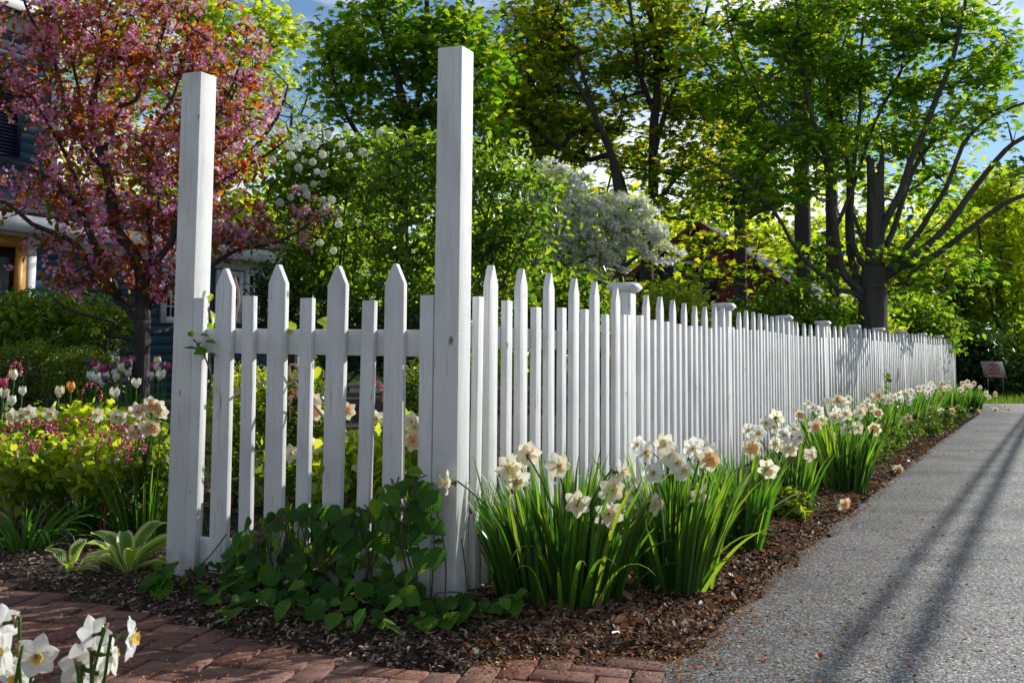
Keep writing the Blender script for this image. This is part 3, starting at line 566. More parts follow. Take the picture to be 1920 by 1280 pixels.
for kind, (pm, cmat, L_, wd, cl, cr_, ruff, pt) in {'cream': (CREAM, CORCRM, .043, .034, .026, .017, .0022, .95), 'white': (WHITEP, CORYEL, .037, .034, .012, .011, .0015, .85), 'peach': (CREAM, CORPCH, .043, .036, .02, .026, .005, .9),
                                           'pale': (CREAM, CORCRM, .045, .036, .02, .022, .004, .9)}.items():
    for v in range(4):
        m = M()
        for k in range(6):
            petalgrid(m, k*PI/3+rng.normal(0, .06), L_*rng.uniform(.92, 1.08), wd*rng.uniform(.9, 1.1), rng.normal(-.03, .1)+(0 if k % 2 else .07), rng.uniform(-.1, .22), rng.uniform(-.02, .2), pt=pt, z0=.0008*(k % 2), tw=rng.normal(0, .1), ruff=.0012)
        m.tube([(0, 0, .003), (0, 0, -.012), (.001, 0, -.02), (.003, 0, -.028)], [.0045, .003, .0048, .0025], 7, 1)
        pe = meshonly(m, 'tepals', [pm, STEMG]); m = M(); k = 22; V = []
        for j in range(5):
            f = j/4; r = .007+(cr_-.007)*f**(1.6 if kind != 'cream' else 2.2); 
            for i in range(k):
                a = i*2*PI/k; rr = r+ruff*f*f*math.sin(a*7+v)+ruff*.5*f*math.sin(a*11+v*2)
                V.append((rr*math.cos(a), rr*math.sin(a), .001+cl*f-(.004*f*f if kind == 'peach' else 0)+ruff*.8*f*math.sin(a*5+v*3)))
        m.add(V, [(j*k+i, j*k+(i+1) % k, (j+1)*k+(i+1) % k, (j+1)*k+i) for j in range(4) for i in range(k)])
        for i in range(5): a = i*PI*.4; m.tube([(.002*math.cos(a), .002*math.sin(a), 0), (.003*math.cos(a), .003*math.sin(a), cl*.7)], .0012, 4, 1)
        DAF[kind, v] = (pe, meshonly(m, 'cup', [cmat, CORYEL]))
def orient(z, spin=None):
    z = Vector(z).normalized(); x = z.orthogonal().normalized(); y = z.cross(x); a = random.uniform(0, 2*PI) if spin is None else spin
    x2 = x*math.cos(a)+y*math.sin(a); return Matrix((x2, z.cross(x2), z)).transposed()
def place(name, me, parent, pos, rot, sc_=1.):
    o = bpy.data.objects.new(name, me); COL.objects.link(o); o.parent = parent; w_ = np.array(parent['_w']); o.location = np.array(pos)-w_
    o.rotation_euler = rot.to_euler(); o.scale = (sc_,)*3; return o
def daff_flower(parent, pos, kind, face, s=1.):
    pe, cu = DAF[kind, random.randrange(4)]; o = place('flower', pe, parent, pos, orient(face), s); c = bpy.data.objects.new('cup', cu); COL.objects.link(c); c.parent = o; return o
def stemcurve(b, tip, face, flop=False):
    b = np.array(b, float); tip = np.array(tip, float); face = unit(face); back = tip-face*.027
    up = np.array((0, 0, 1.)); h = back[2]-b[2]; hv = back-b; hv[2] = 0
    if flop: mid = b+hv*.55+up*(max(h, 0)*.6+.05+.05*np.linalg.norm(hv)); return spline([b, mid, back-hv*.12+up*.01, back], .04)
    return spline([b, b+hv*.3+up*h*.4, b+hv*.72+up*h*.82, back-face*.012+up*.008*(1-abs(face[2])), back], .05)
GRP = 'daffodil clumps in the bed along the white fence'
def daff_clump(base, rad, nl, hl, fl, label, cat='daffodil clump', group=GRP, w0=.014, th=(.0, .27), kap=(0, .35), seg=7, spath=True, bunch=None):
    t_ = thing('daffodil_clump', label, cat, tuple(float(q) for q in base), group); m = M()
    blades(m, base, rad, int(nl*1.2), hl, th, kap, w0*1.05, seg=seg, tuft=5, lr=.32); blades(m, base, rad, max(3, nl//16), hl*.8, (.25, .6), (.2, 1.2), w0, seg=9, lr=.4); m.build('leaves', BLADE, t_, smooth=True)
    m = M(); 
    for pos, kind, face in fl:
        a = random.uniform(0, 6.3); r = rad*.7*random.random()**.5; b = (base[0]+r*math.cos(a)*.8+.25*(pos[0]-base[0])*0, base[1]+r*math.sin(a)*.8, base[2])
        m.tube(stemcurve(b, pos, face, flop=pos[2]-base[2] < .16), .0034, 6, 0)
        fb = np.array(pos)-unit(face)*.03; m.tube([fb+np.array((0, 0, .004)), fb+np.array((random.gauss(0, .006), random.gauss(0, .006), .014)), fb-np.array((0, 0, .012))], [.0035, .0055, .003], 5, 1)
        daff_flower(t_, pos, kind, face, random.uniform(1.08, 1.28) if group == GRP else random.uniform(.95, 1.1))
    if fl: m.build('stems', [STEMG, DRYBR], t_, smooth=True)
    return t_
ordn = ['first', 'second', 'third', 'fourth', 'fifth', 'sixth', 'seventh', 'eighth', 'ninth', 'tenth', 'eleventh', 'twelfth', 'thirteenth', 'fourteenth', 'fifteenth', 'sixteenth', 'seventeenth', 'eighteenth', 'nineteenth', 'twentieth', 'twenty-first', 'twenty-second', 'twenty-third', 'twenty-fourth', 'twenty-fifth', 'twenty-sixth', 'twenty-seventh', 'twenty-eighth', 'twenty-ninth', 'thirtieth', 'thirty-first', 'thirty-second']
cl = [[GZ(1055, 1118), .24, 250, .50, []], [GZ(1262, 1098), .155, 165, .50, []], [GZ(1385, 1020), .15, 130, .47, []], [GZ(1486, 962), .085, 70, .4, []], [GZ(1578, 915), .2, 210, .46, []]]
s = 4.4
while True:
    c, d = fpos(s); n = np.array((d[1], -d[0])); q = c+n*random.uniform(.45, .75)
    if q[1] > YEND-1.5: break
    if q[1] > cl[4][0][1]+.35: cl.append([np.array((q[0], q[1], float(hz(*q)))), random.uniform(.14, .2), 90, .44, []])
    s += random.uniform(.62, .8)
mids = PL(1240, 950, C0+NR*.5, FA)
FLW = [(840, 905, 'cream', (-1, -.35, .1)), (955, 876, 'cream', (-.1, -1, -.1)), (968, 900, 'cream', (.2, -1, -.4)), (1047, 873, 'cream', (.3, -1, -.1)), (1083, 944, 'pale', (-.1, -1, -.1)), (1147, 918, 'pale', (.25, -1, 0)), (1142, 962, 'pale', (0, -1, -.25)), (1165, 884, 'cream', (.9, -.2, .1)),
       (1190, 922, 'cream', (.6, -.8, -.1)), (1186, 955, 'cream', (.3, -1, -.3)), (1228, 944, 'cream', (.75, -.6, 0)), (990, 852, 'peach', (.1, 1, .2)),
       (1196, 833, 'white', (-.4, -.9, .1)), (1210, 848, 'white', (.4, -.9, 0)), (1246, 832, 'cream', (-.3, -1, .1)), (1256, 853, 'cream', (.4, -1, -.1)), (1225, 886, 'white', (-.2, -1, 0)), (1281, 882, 'white', (.5, -.8, 0)), (1270, 868, 'white', (.1, -1, .1)), (1312, 926, 'cream', (.6, -.6, -.4)),
       (1300, 840, 'white', (-.3, -1, 0)), (1318, 835, 'white', (.2, -1, .1)), (1331, 846, 'white', (.6, -.8, 0)), (1330, 860, 'peach', (.1, -1, -.1)),
       (1409, 840, 'peach', (.05, -1, .05)), (1404, 806, 'white', (-.4, -.9, 0)), (1420, 812, 'white', (.3, -1, .1)), (1436, 793, 'white', (-.2, -1, .1)), (1457, 783, 'cream', (.5, .6, .1)), (1450, 800, 'white', (.3, -1, 0)),
       (1470, 815, 'white', (-.2, -1, .1)), (1488, 804, 'white', (.2, -1, .1)), (1497, 820, 'white', (.5, -.8, 0)), (1480, 840, 'pale', (-.1, -1, -.3)), (1456, 832, 'cream', (-.5, -.8, 0)), (1520, 852, 'cream', (.3, -.9, -.2)), (1440, 878, 'pale', (-.4, -.8, -.4)),
       (1549, 816, 'white', (-.2, -1, 0)), (1555, 806, 'white', (.2, -1, .1)), (1572, 816, 'white', (.2, -1, 0)), (1570, 831, 'white', (.3, -1, -.4)), (1586, 805, 'peach', (-.3, .8, 0)), (1527, 798, 'peach', (.3, -.6, -.3)), (1500, 778, 'peach', (-.5, -.8, 0)), (1524, 764, 'white', (0, -1, .1)),
       (1581, 752, 'cream', (.1, .9, .1)), (1611, 773, 'cream', (.2, -1, .2)), (1608, 801, 'cream', (.2, -1, -.1)), (1646, 774, 'peach', (-.3, -.9, 0)), (1640, 804, 'peach', (-.4, -.8, -.1)), (1651, 800, 'white', (.4, -.9, 0)), (1668, 795, 'peach', (.1, -1, .1)), (1692, 787, 'peach', (-.1, -1, .1)), (1703, 784, 'peach', (.4, -.9, 0)),
       (1661, 746, 'white', (-.2, -1, 0)), (1671, 750, 'cream', (.3, -1, 0)), (1699, 738, 'white', (-.2, -1, 0)), (1706, 746, 'white', (.2, -1, 0)), (1692, 746, 'white', (-.4, -.9, 0)), (1703, 755, 'white', (.1, -1, 0)), (1688, 764, 'cream', (-.1, -1, 0)), (1717, 776, 'cream', (0, -1, 0)), (1727, 751, 'peach', (-.2, -1, 0)), (1734, 763, 'white', (.2, -1, 0)), (1744, 752, 'peach', (.1, -1, .1)), (1738, 744, 'white', (0, -1, .1)),
       (1759, 738, 'peach', (0, -1, .1)), (1759, 755, 'peach', (-.1, -1, .1)), (1777, 752, 'peach', (-.1, -1, 0)), (1785, 770, 'peach', (.1, -1, -.1)), (1795, 749, 'white', (.3, -1, 0)), (1779, 727, 'cream', (0, -1, .1)), (1785, 740, 'cream', (.1, -1, 0)), (1744, 722, 'white', (-.2, -1, 0)), (1731, 727, 'cream', (-.3, .9, 0)), (1809, 735, 'peach', (0, -1, 0)), (1801, 730, 'cream', (-.3, -.9, 0)), (1814, 716, 'peach', (-.1, -1, 0)), (1826, 719, 'peach', (0, -1, 0)), (1820, 727, 'cream', (.2, -1, 0)),
       (1838, 726, 'white', (.1, -1, .1)), (1839, 742, 'white', (.1, -1, 0)), (1832, 750, 'cream', (0, -1, 0)), (1849, 737, 'cream', (.2, -1, 0)), (1866, 738, 'peach', (.2, -1, 0)), (1853, 744, 'cream', (.1, -1, 0)), (1627, 752, 'white', (.1, -1, 0)), (1634, 764, 'cream', (-.3, -1, 0)), (1765, 770, 'white', (0, -1, 0)), (1750, 765, 'cream', (.2, -1, 0))]
off = .55
bedA, bedB = C0+NR*off, C1+NR*off
for px, py, kd, fc in FLW:
    best = None
    for c in cl:                                       # nearest clump whose column matches; the flower keeps that clump's depth
        D = c[0][1]-.06-random.uniform(0, .12); p = P(px, py, D); dx = abs(p[0]-c[0][0]); z = p[2]-c[0][2]
        cost = dx+(0 if .2 < z < .58 else 2*abs(z-.4))
        if best is None or cost < best[0]: best = (cost, c, p)
    if py > 860 and best[1][0][1] < 5.5: best = (0, best[1], P(px, py, best[1][0][1]-best[1][1]*.9-.05))
    best[1][4].append((best[2], kd, unit(fc)))
cl[4][4].append((GZ(1684, 889)+np.array((0, 0, .04)), 'peach', unit((.2, -1, -.1))))
cl[2][4].append((GZ(1583, 962)+np.array((0, 0, .06)), 'peach', unit((.2, -.9, -.5))))
for k, (px, py) in enumerate(((1833, 778), (1866, 776), (1884, 769), (1892, 775))): cl[-1][4].append((GZ(px, py)+np.array((0, 0, .07)), 'peach', unit((.1*k-.1, -1, 0))))
for k, c in enumerate(cl):
    if k > 4:
        want = random.choice((5, 6, 7))
        while len(c[4]) < want:
            a = random.uniform(0, 6.3); q = c[1]*random.uniform(.3, 1.1); p_ = c[0]+np.array((q*math.cos(a), q*math.sin(a), random.uniform(.4, .52))); c[4].append((p_, random.choice(('cream', 'peach', 'white', 'white', 'cream')), unit((random.gauss(0, .5), -1, random.gauss(0, .15)))))
for k, (b, rd, nl, hl, fl) in enumerate(cl):
    lb = ['large daffodil clump of broad leaves nearest the corner post, the first along the fence', 'tall dense daffodil clump with small white flowers, the second along the fence', 'daffodil clump topped by a big white and peach flower, the third along the fence',
          'narrow daffodil clump with few leaves, the fourth along the fence'][k] if k < 4 else 'daffodil clump by the fence, %s one counted from the tall corner post' % ordn[k]
    daff_clump(b, rd, nl, hl, fl, lb, w0=.019 if k < 5 else .022, seg=7 if k < 8 else 5)
# out of focus daffodils close to the camera
fb = P(60, 1400, 2.12); fb[2] = -.03
fl = [(P(x, y, D), 'white', unit(f)) for x, y, D, f in ((8, 1168, 2.1, (-.8, .3, -.2)), (4, 1222, 2.0, (-.6, -.8, .1)), (68, 1230, 2.05, (.45, -.85, -.05)), (30, 1268, 2.15, (-.2, -1, -.3)))]
daff_clump((P(30, 1640, 2.1)[0], 2.1, -.03), .04, 14, .3, fl, 'blurred white daffodils with yellow cups in the bottom left corner', group='blurred daffodils close to the camera')
fl = [(P(x, y, D), 'white', unit(f)) for x, y, D, f in ((176, 1190, 2.12, (-.7, .5, -.3)), (246, 1196, 2.05, (1, .05, .05)), (208, 1226, 2.1, (.7, .6, -.1)), (182, 1262, 2.12, (.5, .6, -.4)), (150, 1246, 2.18, (-.2, .8, -.2)))]
daff_clump((P(130, 1640, 2.1)[0], 2.12, -.03), .035, 10, .3, fl, 'blurred daffodil stems with flowers turned away, over the bricks at bottom left', group='blurred daffodils close to the camera')
# ------------------------------------------------------------------ climbing vine over the short run
def vine():
    t_ = thing('climbing_vine', 'dark green climbing vine with round leaves covering the foot of the short fence run', 'vine', (float(C0[0]+FL[0]*.6), float(C0[1]+FL[1]*.6-.1), 0))
    top = np.array([(270, 1110), (330, 1085), (372, 1062), (400, 1085), (430, 1030), (460, 985), (530, 955), (600, 958), (660, 955), (700, 925), (735, 888), (790, 875), (812, 905), (812, 960), (850, 1020), (870, 1080), (890, 1130), (960, 1135), (1000, 1150)])
    bot = np.array([(270, 1115), (350, 1150), (420, 1185), (500, 1170), (600, 1190), (700, 1222), (800, 1200), (900, 1180), (1000, 1165)])
    pos = []; nr = []; sz = []
    n = 0
    while n < 410:
        x = random.uniform(275, 990); t0 = np.interp(x, top[:, 0], top[:, 1]); b0 = np.interp(x, bot[:, 0], bot[:, 1]); y = random.uniform(t0, b0)
        if x > 822 and 1000 < y < 1146: continue
        if 795 < x < 870 and y < 1120 and random.random() < .55: continue
        if 735 < x < 795 and 985 < y < 1075 and random.random() < .5: continue
        if (x > 880 or x < 420) and random.random() < .68: continue
        gp = GZ(x, y) if y > 1080 else None; w_ = PL(x, y, C0+NLf*.02, FL) if x < 900 else None
        if w_ is not None and w_[2] > .03 and (gp is None or random.random() < .6):
            o = random.random()**1.5*.16; D = w_[1]-o-.015; p = P(x, y, D); nn = np.array((rng.normal(0, .5)+NLf[0]*.6, NLf[1]*rng.uniform(.4, 1.2), rng.uniform(.1, 1.3)))
        elif gp is not None: p = gp+np.array((0, 0, random.uniform(.01, .09))); nn = np.array((rng.normal(0, .45), rng.normal(-.35, .4), 1))
        else: continue
        if p[2] < .0: continue
        pos.append(p); nr.append(nn); sz.append(random.choice((random.uniform(.03, .055), random.uniform(.05, .08), random.uniform(.07, .105))) if random.random() < .85 else random.uniform(.02, .03)); n += 1
    pos = np.array(pos); nr = np.array(nr); k = len(pos); tt = np.stack([rng.normal(0, .8, k), rng.normal(-.3, .4, k), rng.normal(-.7, .6, k)], 1)
    X, Y, Z = frames(nr, tt); m = M(); sz = np.array(sz); addinst(m, ROUND, pos-Y*sz[:, None]*.5, X, Y, Z, sz*rng.uniform(.85, 1.05, k), sz)
    m.build('leaves', VINEL, t_, smooth=True)
    m = M()
    for k in range(34):
        x0 = random.uniform(420, 830); x1 = x0+random.gauss(0, 60); t0 = np.interp(np.clip(x1, 300, 880), top[:, 0], top[:, 1]); a = PL(x0, 1130, C0+NLf*.03, FL); b = PL(x1, t0+8, C0+NLf*(.02+.1*random.random()), FL); a[2] = 0
        md = (a+b)/2+np.array((random.gauss(0, .05), -.08, .05)); m.tube(spline([a, md, b], .05), .003, 5)
    for pp in (((560, 1110), (770, 950), (812, 905)), ((830, 1180), (835, 1040), (805, 905)), ((880, 1150), (872, 1060), (865, 1010)), ((300, 1100), (345, 1085), (395, 1040), (425, 1000)), ((700, 1060), (745, 930), (800, 890))):
        m.tube(spline([P(x, y, PL(x, min(y, 1120), C0+NLf*.04, FL)[1]) for x, y in pp], .05), .0028, 5)
    m.build('stems', TWIG, t_, smooth=True)
vine()
def sprig(label, D, stem, lv, size=.06, mat=VINEL, wood=TWIG, r=.0035, grp=None):
    b = P(stem[0][0], stem[0][1], D); t_ = thing('vine_sprig', label, 'vine', tuple(float(q) for q in b), grp); m = M(); m.tube(spline([P(x, y, D+dd) for (x, y), dd in zip(stem, np.cumsum(rng.normal(0, .012, len(stem))))], .03), np.linspace(r, r*.6, len(spline([P(x, y, D) for x, y in stem], .03))) if False else r, 6); m.build('stem', wood, t_, smooth=True)
    if lv:
        pos = np.array([P(x, y, D-.02) for x, y in lv]); k = len(pos); X, Y, Z = frames(np.stack([rng.normal(0, .5, k), rng.normal(-.6, .4, k), rng.uniform(.3, 1, k)], 1), np.stack([rng.normal(0, .8, k), rng.normal(0, .3, k), rng.normal(-.3, .5, k)], 1))
        m = M(); addinst(m, ROUND, pos, X, Y, Z, size*rng.uniform(.6, .9, k), size*rng.uniform(.8, 1.2, k)); m.build('leaves', mat, t_, smooth=True)
D1 = C0[1]+FL[1]*sA
sprig('small vine sprig with pointed leaves clinging to the left tall post', D1-.06, [(392, 740), (394, 700), (378, 655), (362, 636)], [(362, 632), (375, 628), (385, 640), (368, 655), (388, 655), (392, 665), (380, 640)], .05)
sprig('bright yellow green vine leaves lit by sun beside the left tall post', D1+.09, [(396, 720), (392, 640), (392, 590), (388, 560)], [(390, 570), (396, 582), (388, 595), (395, 605), (398, 640)], .075, LIMEL)
sprig('lime green heart-shaped leaves showing between the pickets above the rail', D1-.13, [(540, 760), (575, 700), (602, 640), (610, 600)], [(556, 606), (598, 598), (610, 608), (588, 606), (604, 690)], .075, LIMEL, DRYVINE)
sprig('twisting bare brown vine stems behind the left pickets', D1+.12, [(440, 520), (448, 560), (440, 620), (470, 690), (440, 740), (430, 760)], [], r=.006, wood=DRYVINE)
sprig('coiled pale vine stem looping behind the middle pickets', D1+.0, [(430, 745), (500, 715), (545, 720), (560, 690), (545, 683), (542, 700), (555, 720), (580, 750), (620, 800), (640, 840)], [], r=.0065, wood=DRYVINE)
sprig('thin dry vine tendril curling beside the short picket behind the rail', D1-.1, [(560, 700), (575, 670), (600, 700), (640, 705), (600, 740), (625, 775)], [], r=.004, wood=DRYVINE)
sprig('thin green vine growing up the far pickets of the long fence', fpos(fs(1660))[0][1]-.05, [(1661, 745), (1660, 720), (1663, 700), (1661, 692)], [(1660, 695), (1663, 700), (1659, 708), (1663, 715), (1660, 722), (1664, 735), (1659, 740)], .09, VINEL)
# ------------------------------------------------------------------ garden plants behind and left
def blob_shrub(name, label, cat, lobes, ncl, per, spread, T_, size, lm, base=None, group=None, extra=None, up=.5, wood=TWIG, crown='foliage', r0=.003, ns=7, shell=.4, step=.12, szr=.4, fill=.3):
    c = lobes[0][0]; base = base if base is not None else np.array((c[0], c[1], float(hz(c[0], c[1])))); lim = []
    for k in range(ns):
        a = random.uniform(0, 6.3); tgt = lobes[k % len(lobes)]; q = tgt[0]+np.array((math.cos(a), math.sin(a), random.uniform(-.2, .4)))*tgt[1]*.4; h = max(.05, q[2]-base[2])
        lim.append(np.array([(*base+np.array((.05*math.cos(a), .05*math.sin(a), -.03)), r0*4), (*(base*.5+q*.5+np.array((0, 0, -.1*h))), r0*3), (*q, r0*1.5)]))
    return tree(name, label, cat, base, lim, lobes, ncl, per, spread, T_, size, lm, wood, group, extra, shell, step, r0, up, fill, crown=crown, szr=szr)
# strappy daylilies
for (px, py), n, L_, rd, lb in (((150, 985), 85, .42, .12, 'largest strappy daylily clump, left of the tall post behind the hostas'), ((45, 1030), 60, .34, .1, 'strappy daylily clump with arching leaves at the left edge'), ((290, 990), 50, .36, .09, 'strappy daylily clump close against the left tall post'),
                              ((470, 920), 40, .36, .09, 'broad leaved daylily clump seen between the left pickets')):
    b = GZ(px, py); t_ = thing('daylily_clump', lb, 'daylily', tuple(float(q) for q in b), 'daylily clumps in the left bed'); m = M(); blades(m, b, rd, n, L_, (.05, .95), (.3, 1.5), .015 if px < 400 else .03, lr=.3); m.build('leaves', LILYB, t_, smooth=True)
def hosta(px, py, ang, L_, lb):
    b = GZ(px, py); t_ = thing('hosta', lb, 'hosta', tuple(float(q) for q in b), 'variegated hostas at the edge of the bed'); m = M()
    for k, (a, el, l) in enumerate(ang):
        a = R_(a); el = R_(el); l *= L_; nu, nv = 7, 10; V = []; UV = []; d = np.array((math.cos(a), math.sin(a)*.8, 0)); cur = b+np.array((d[0], d[1], 0))*.015; e = el
        sd = unit(np.cross((0, 0, 1.), d)); 
        for j in range(nv):
            f = j/(nv-1); 
            if j: e = el-.95*f*f; cur = cur+(d*math.cos(e)+np.array((0, 0, math.sin(e))))*l/(nv-1)
            wv = l*.36*(.12+.88*max(0, math.sin(PI*min(1, max(0, (f-.16)/.84))))**.75) if f > .16 else l*.045
            if j == nv-1: wv = .002
            up = -d*math.sin(e)+np.array((0, 0, math.cos(e)))
            for i in range(nu):
                u = (i/(nu-1)-.5)*2; V.append(cur+sd*u*wv/2+up*(abs(u)*wv*.3+.004*math.sin(f*14+k)*abs(u))); UV.append((u*.5, f))
        inner = [(j*nu+i, j*nu+i+1, (j+1)*nu+i+1, (j+1)*nu+i) for j in range(nv-1) for i in range(1, nu-2)]; edge = [(j*nu+i, j*nu+i+1, (j+1)*nu+i+1, (j+1)*nu+i) for j in range(nv-1) for i in (0, nu-2)]
        base_n = m.n; m.add(V, np.array(inner), 0, UV); m.f.append(np.array(edge)+base_n); m.m.append(1)
    m.build('leaves', [HGREEN, HCREAM], t_, smooth=True)
hosta(238, 1072, [(150, 55, 1.15), (170, 30, .8), (115, 70, .9), (60, 62, 1.25), (35, 42, 1.2), (-10, 25, 1.0), (-60, 62, .8), (200, 60, .9), (15, 60, 1.), (95, 45, 1.)], .235, 'larger variegated hosta with cream edged leaves beside the left post')
hosta(130, 1072, [(150, 50, 1.), (80, 65, 1.05), (30, 40, 1.1), (-20, 20, .9), (-80, 50, .7)], .17, 'small variegated hosta to the left of the larger one')
# bleeding hearts
HT = M(); V = []
for j in range(7):
    f = j/6; zz = -.022*f; wx = .011*math.sin(PI*min(1, .18+.82*f)**.8)+.0008; wy = .0055*math.sin(PI*min(1, .2+.8*f))+.0005
    for i in range(10):
        a = i*2*PI/10; V.append((wx*math.cos(a), wy*math.sin(a), zz+.005*abs(math.cos(a))*(1-f)))
HT.add(V, [(j*10+i, j*10+(i+1) % 10, (j+1)*10+(i+1) % 10, (j+1)*10+i) for j in range(6) for i in range(10)]+[tuple(range(9, -1, -1))]); HT.tube([(0, 0, -.02), (0, 0, -.03)], [.0035, .0015], 6, 1)
HV = np.concatenate(HT.v); HFq = HT.f; HEARTT = (HV, [q for q in HFq], HV[:, :2]*0); T_M[id(HEARTT)] = [q+1 for q in HT.m]
BHG = 'bleeding heart plants in the left bed'; 
BH = [(25, 880, 5.5, 62, 60, 'at the left edge in front'), (120, 872, 5.6, 62, 55, 'above the largest daylily'), (205, 872, 5.5, 55, 55, 'right of the largest daylily'), (285, 890, 5.4, 42, 62, 'close beside the left tall post'),
      (60, 815, 6.3, 60, 45, 'at left, behind the front ones'), (150, 805, 6.4, 60, 45, 'with red arching shoots in the middle of the bed'), (240, 815, 6.2, 55, 45, 'behind the peach daffodils'), (530, 900, 5.0, 60, 50, 'seen through the left gaps of the short fence'), (640, 880, 4.9, 60, 60, 'seen through the middle gaps of the short fence'), (750, 860, 4.9, 60, 70, 'seen through the last gaps before the corner post')]
STR = [(0, 0, 815, 95, 795), (0, 10, 800, 60, 830), (1, 100, 800, 175, 795), (4, 20, 790, 70, 780), (5, 150, 795, 215, 785), (5, 60, 800, 130, 812), (2, 185, 835, 240, 800), (2, 210, 795, 240, 850), (3, 230, 800, 270, 830), (6, 235, 770, 265, 778), (1, 70, 828, 115, 812), (2, 140, 838, 205, 818), (4, 15, 700, 40, 685), (1, 30, 845, 70, 830), (5, 155, 728, 190, 735), (2, 215, 860, 250, 830), (8, 545, 740, 575, 760), (9, 690, 720, 720, 735)]
for k, (px, py, D, rx, ry, lb) in enumerate(BH):
    c = P(px, py, D); base = np.array((c[0], c[1], float(hz(c[0], c[1]))))
    def ex(t_, att, k=k, D=D):
        for j, x0, y0, x1, y1 in STR:
            if j != k: continue
            DD = D-.25; A = P(x0, y0, DD); B = P(x1, y1, DD); mid = (A+B)/2+np.array((0, 0, .05)); s_ = spline([A-np.array((0, 0, .12)), A, mid, B, B-np.array((0, 0, .02))], .03); m = M(); m.tube(s_, .0016, 5, 0)
            q = s_[4:]; n = len(q); o = rng.normal(0, .004, (n, 3)); X = np.tile((1., 0, 0), (n, 1)); a = rng.uniform(-1, 1, n); X = np.stack([np.cos(a), np.sin(a), 0*a], 1); Y = np.stack([-np.sin(a), np.cos(a), 0*a], 1); Z = np.tile((0, 0, 1.), (n, 1))
            addinst(m, HEARTT, q+o-np.array((0, 0, .008)), X, Y, Z, rng.uniform(.6, .95, n))
            for f_ in range(len(m.m)-2, len(m.m)): pass
            m.m = [m.m[0]] * 0 + m.m; m.build('blossom_string', [STEMR, HEARTP, WHITEP], t_, smooth=True)
    blob_shrub('bleeding_heart', 'yellow green bleeding heart plant '+lb, 'bleeding heart', [lobe(px, py, D, rx, ry, .2)], 46, 12, .05, LOBED, .05, (LIMEL, MAPLEB, LIMEL, BOXL)[k % 4], base, BHG, ex, up=.4, wood=STEMR, r0=.0016, ns=8)
for px, py, x2, y2, lb in ((165, 790, 168, 722, 'a'), ):
    pass
# tulips
TM = {}
for kd in TUL:
    for v in range(2):
        m = M(); op = .18 if v else .05
        for k in range(6):
            an = k*PI/3+rng.normal(0, .05); Lp = .058*rng.uniform(.93, 1.05); V = []; R0 = (.021 if k % 2 else .018)*(1+op)
            for j in range(8):
                f = j/7; rr = R0*(math.sin(min(1., f*2.2)*PI/2)**.7)*(1-(.28 if not v else -.12)*max(0, f-.45)/.55)+.002; ws = .95*(math.sin(PI*min(1, .08+.92*f**1.35)))**.6*(.55+.45*min(1, f*2.5)) if j < 7 else .04
                for i in range(5):
                    u = (i-2)/2; aa = an+u*ws*.62; V.append((rr*math.cos(aa), rr*math.sin(aa), Lp*f-.004*abs(u)*f+rng.normal(0, .0006)))
            m.add(V, [(j*5+i, j*5+i+1, j*5+i+6, j*5+i+5) for j in range(7) for i in range(4)])
        m.tube([(0, 0, -.004), (0, 0, .006)], [.006, .012], 8); TM[kd, v] = meshonly(m, 'tulip_flower', TUL[kd])
TL = [('magenta', 7, 719, 6.4, 'at the left edge above the white ones'), ('magenta', 177, 683, 7.4, 'left of the bunch by the crabapple'), ('magenta', 195, 692, 7.4, 'second from the left in the bunch'), ('magenta', 223, 688, 7.6, 'among white tulips left of the trunk'), ('magenta', 232, 680, 7.7, 'highest one left of the trunk'), ('magenta', 247, 676, 7.9, 'touching the crabapple trunk'), ('magenta', 287, 686, 7.6, 'right of the crabapple trunk'), ('magenta', 311, 689, 7.5, 'against the left tall post'),
      ('white', 21, 752, 6.2, 'lower of two open ones at far left'), ('white', 42, 733, 6.3, 'upper of two open ones at far left'), ('white', 5, 738, 6.5, 'cut by the left edge'), ('white', 171, 706, 7.2, 'lowest left of the bunch'), ('white', 182, 690, 7.4, 'just under the leftmost magenta tulip'), ('white', 183, 710, 7.2, 'small bud low in the bunch'), ('white', 200, 705, 7.3, None), ('white', 213, 698, 7.4, None), ('white', 216, 708, 7.3, None), ('white', 236, 694, 7.5, None), ('white', 243, 684, 7.7, None), ('white', 240, 700, 7.4, None),
      ('white', 256, 719, 6.7, 'sunlit in front of the crabapple trunk'), ('white', 283, 704, 7.3, 'right beside the trunk foot'), ('white', 299, 705, 7.3, None), ('white', 304, 696, 7.5, None), ('white', 213, 738, 6.7, 'with loose open petals below the bunch'), ('white', 296, 690, 7.6, None), ('white', 192, 718, 7.2, None),
      ('ivory', 27, 704, 6.3, 'tall closed bud near the left edge'), ('ivory', 110, 736, 6.3, 'closed bud in the middle of the bed'), ('ivory', 227, 689, 7.3, 'bud among the bunch'), ('ivory', 296, 678, 7.7, 'pointed bud right of the trunk'),
      ('purple', 165, 678, 7.5, 'leftmost dark one on a bare stem'), ('purple', 210, 690, 7.4, None), ('purple', 238, 686, 7.4, None), ('purple', 237, 716, 7.1, 'low left of the trunk'), ('purple', 277, 716, 7.1, 'low right of the trunk'), ('purple', 305, 686, 7.4, 'near the left tall post'), ('purple', 198, 712, 7.2, None), ('orange', 133, 727, 6.5, 'single orange one in shade')]
cn = {'white': 'white tulip', 'magenta': 'magenta tulip', 'ivory': 'ivory tulip', 'purple': 'dark purple tulip', 'orange': 'orange tulip'}
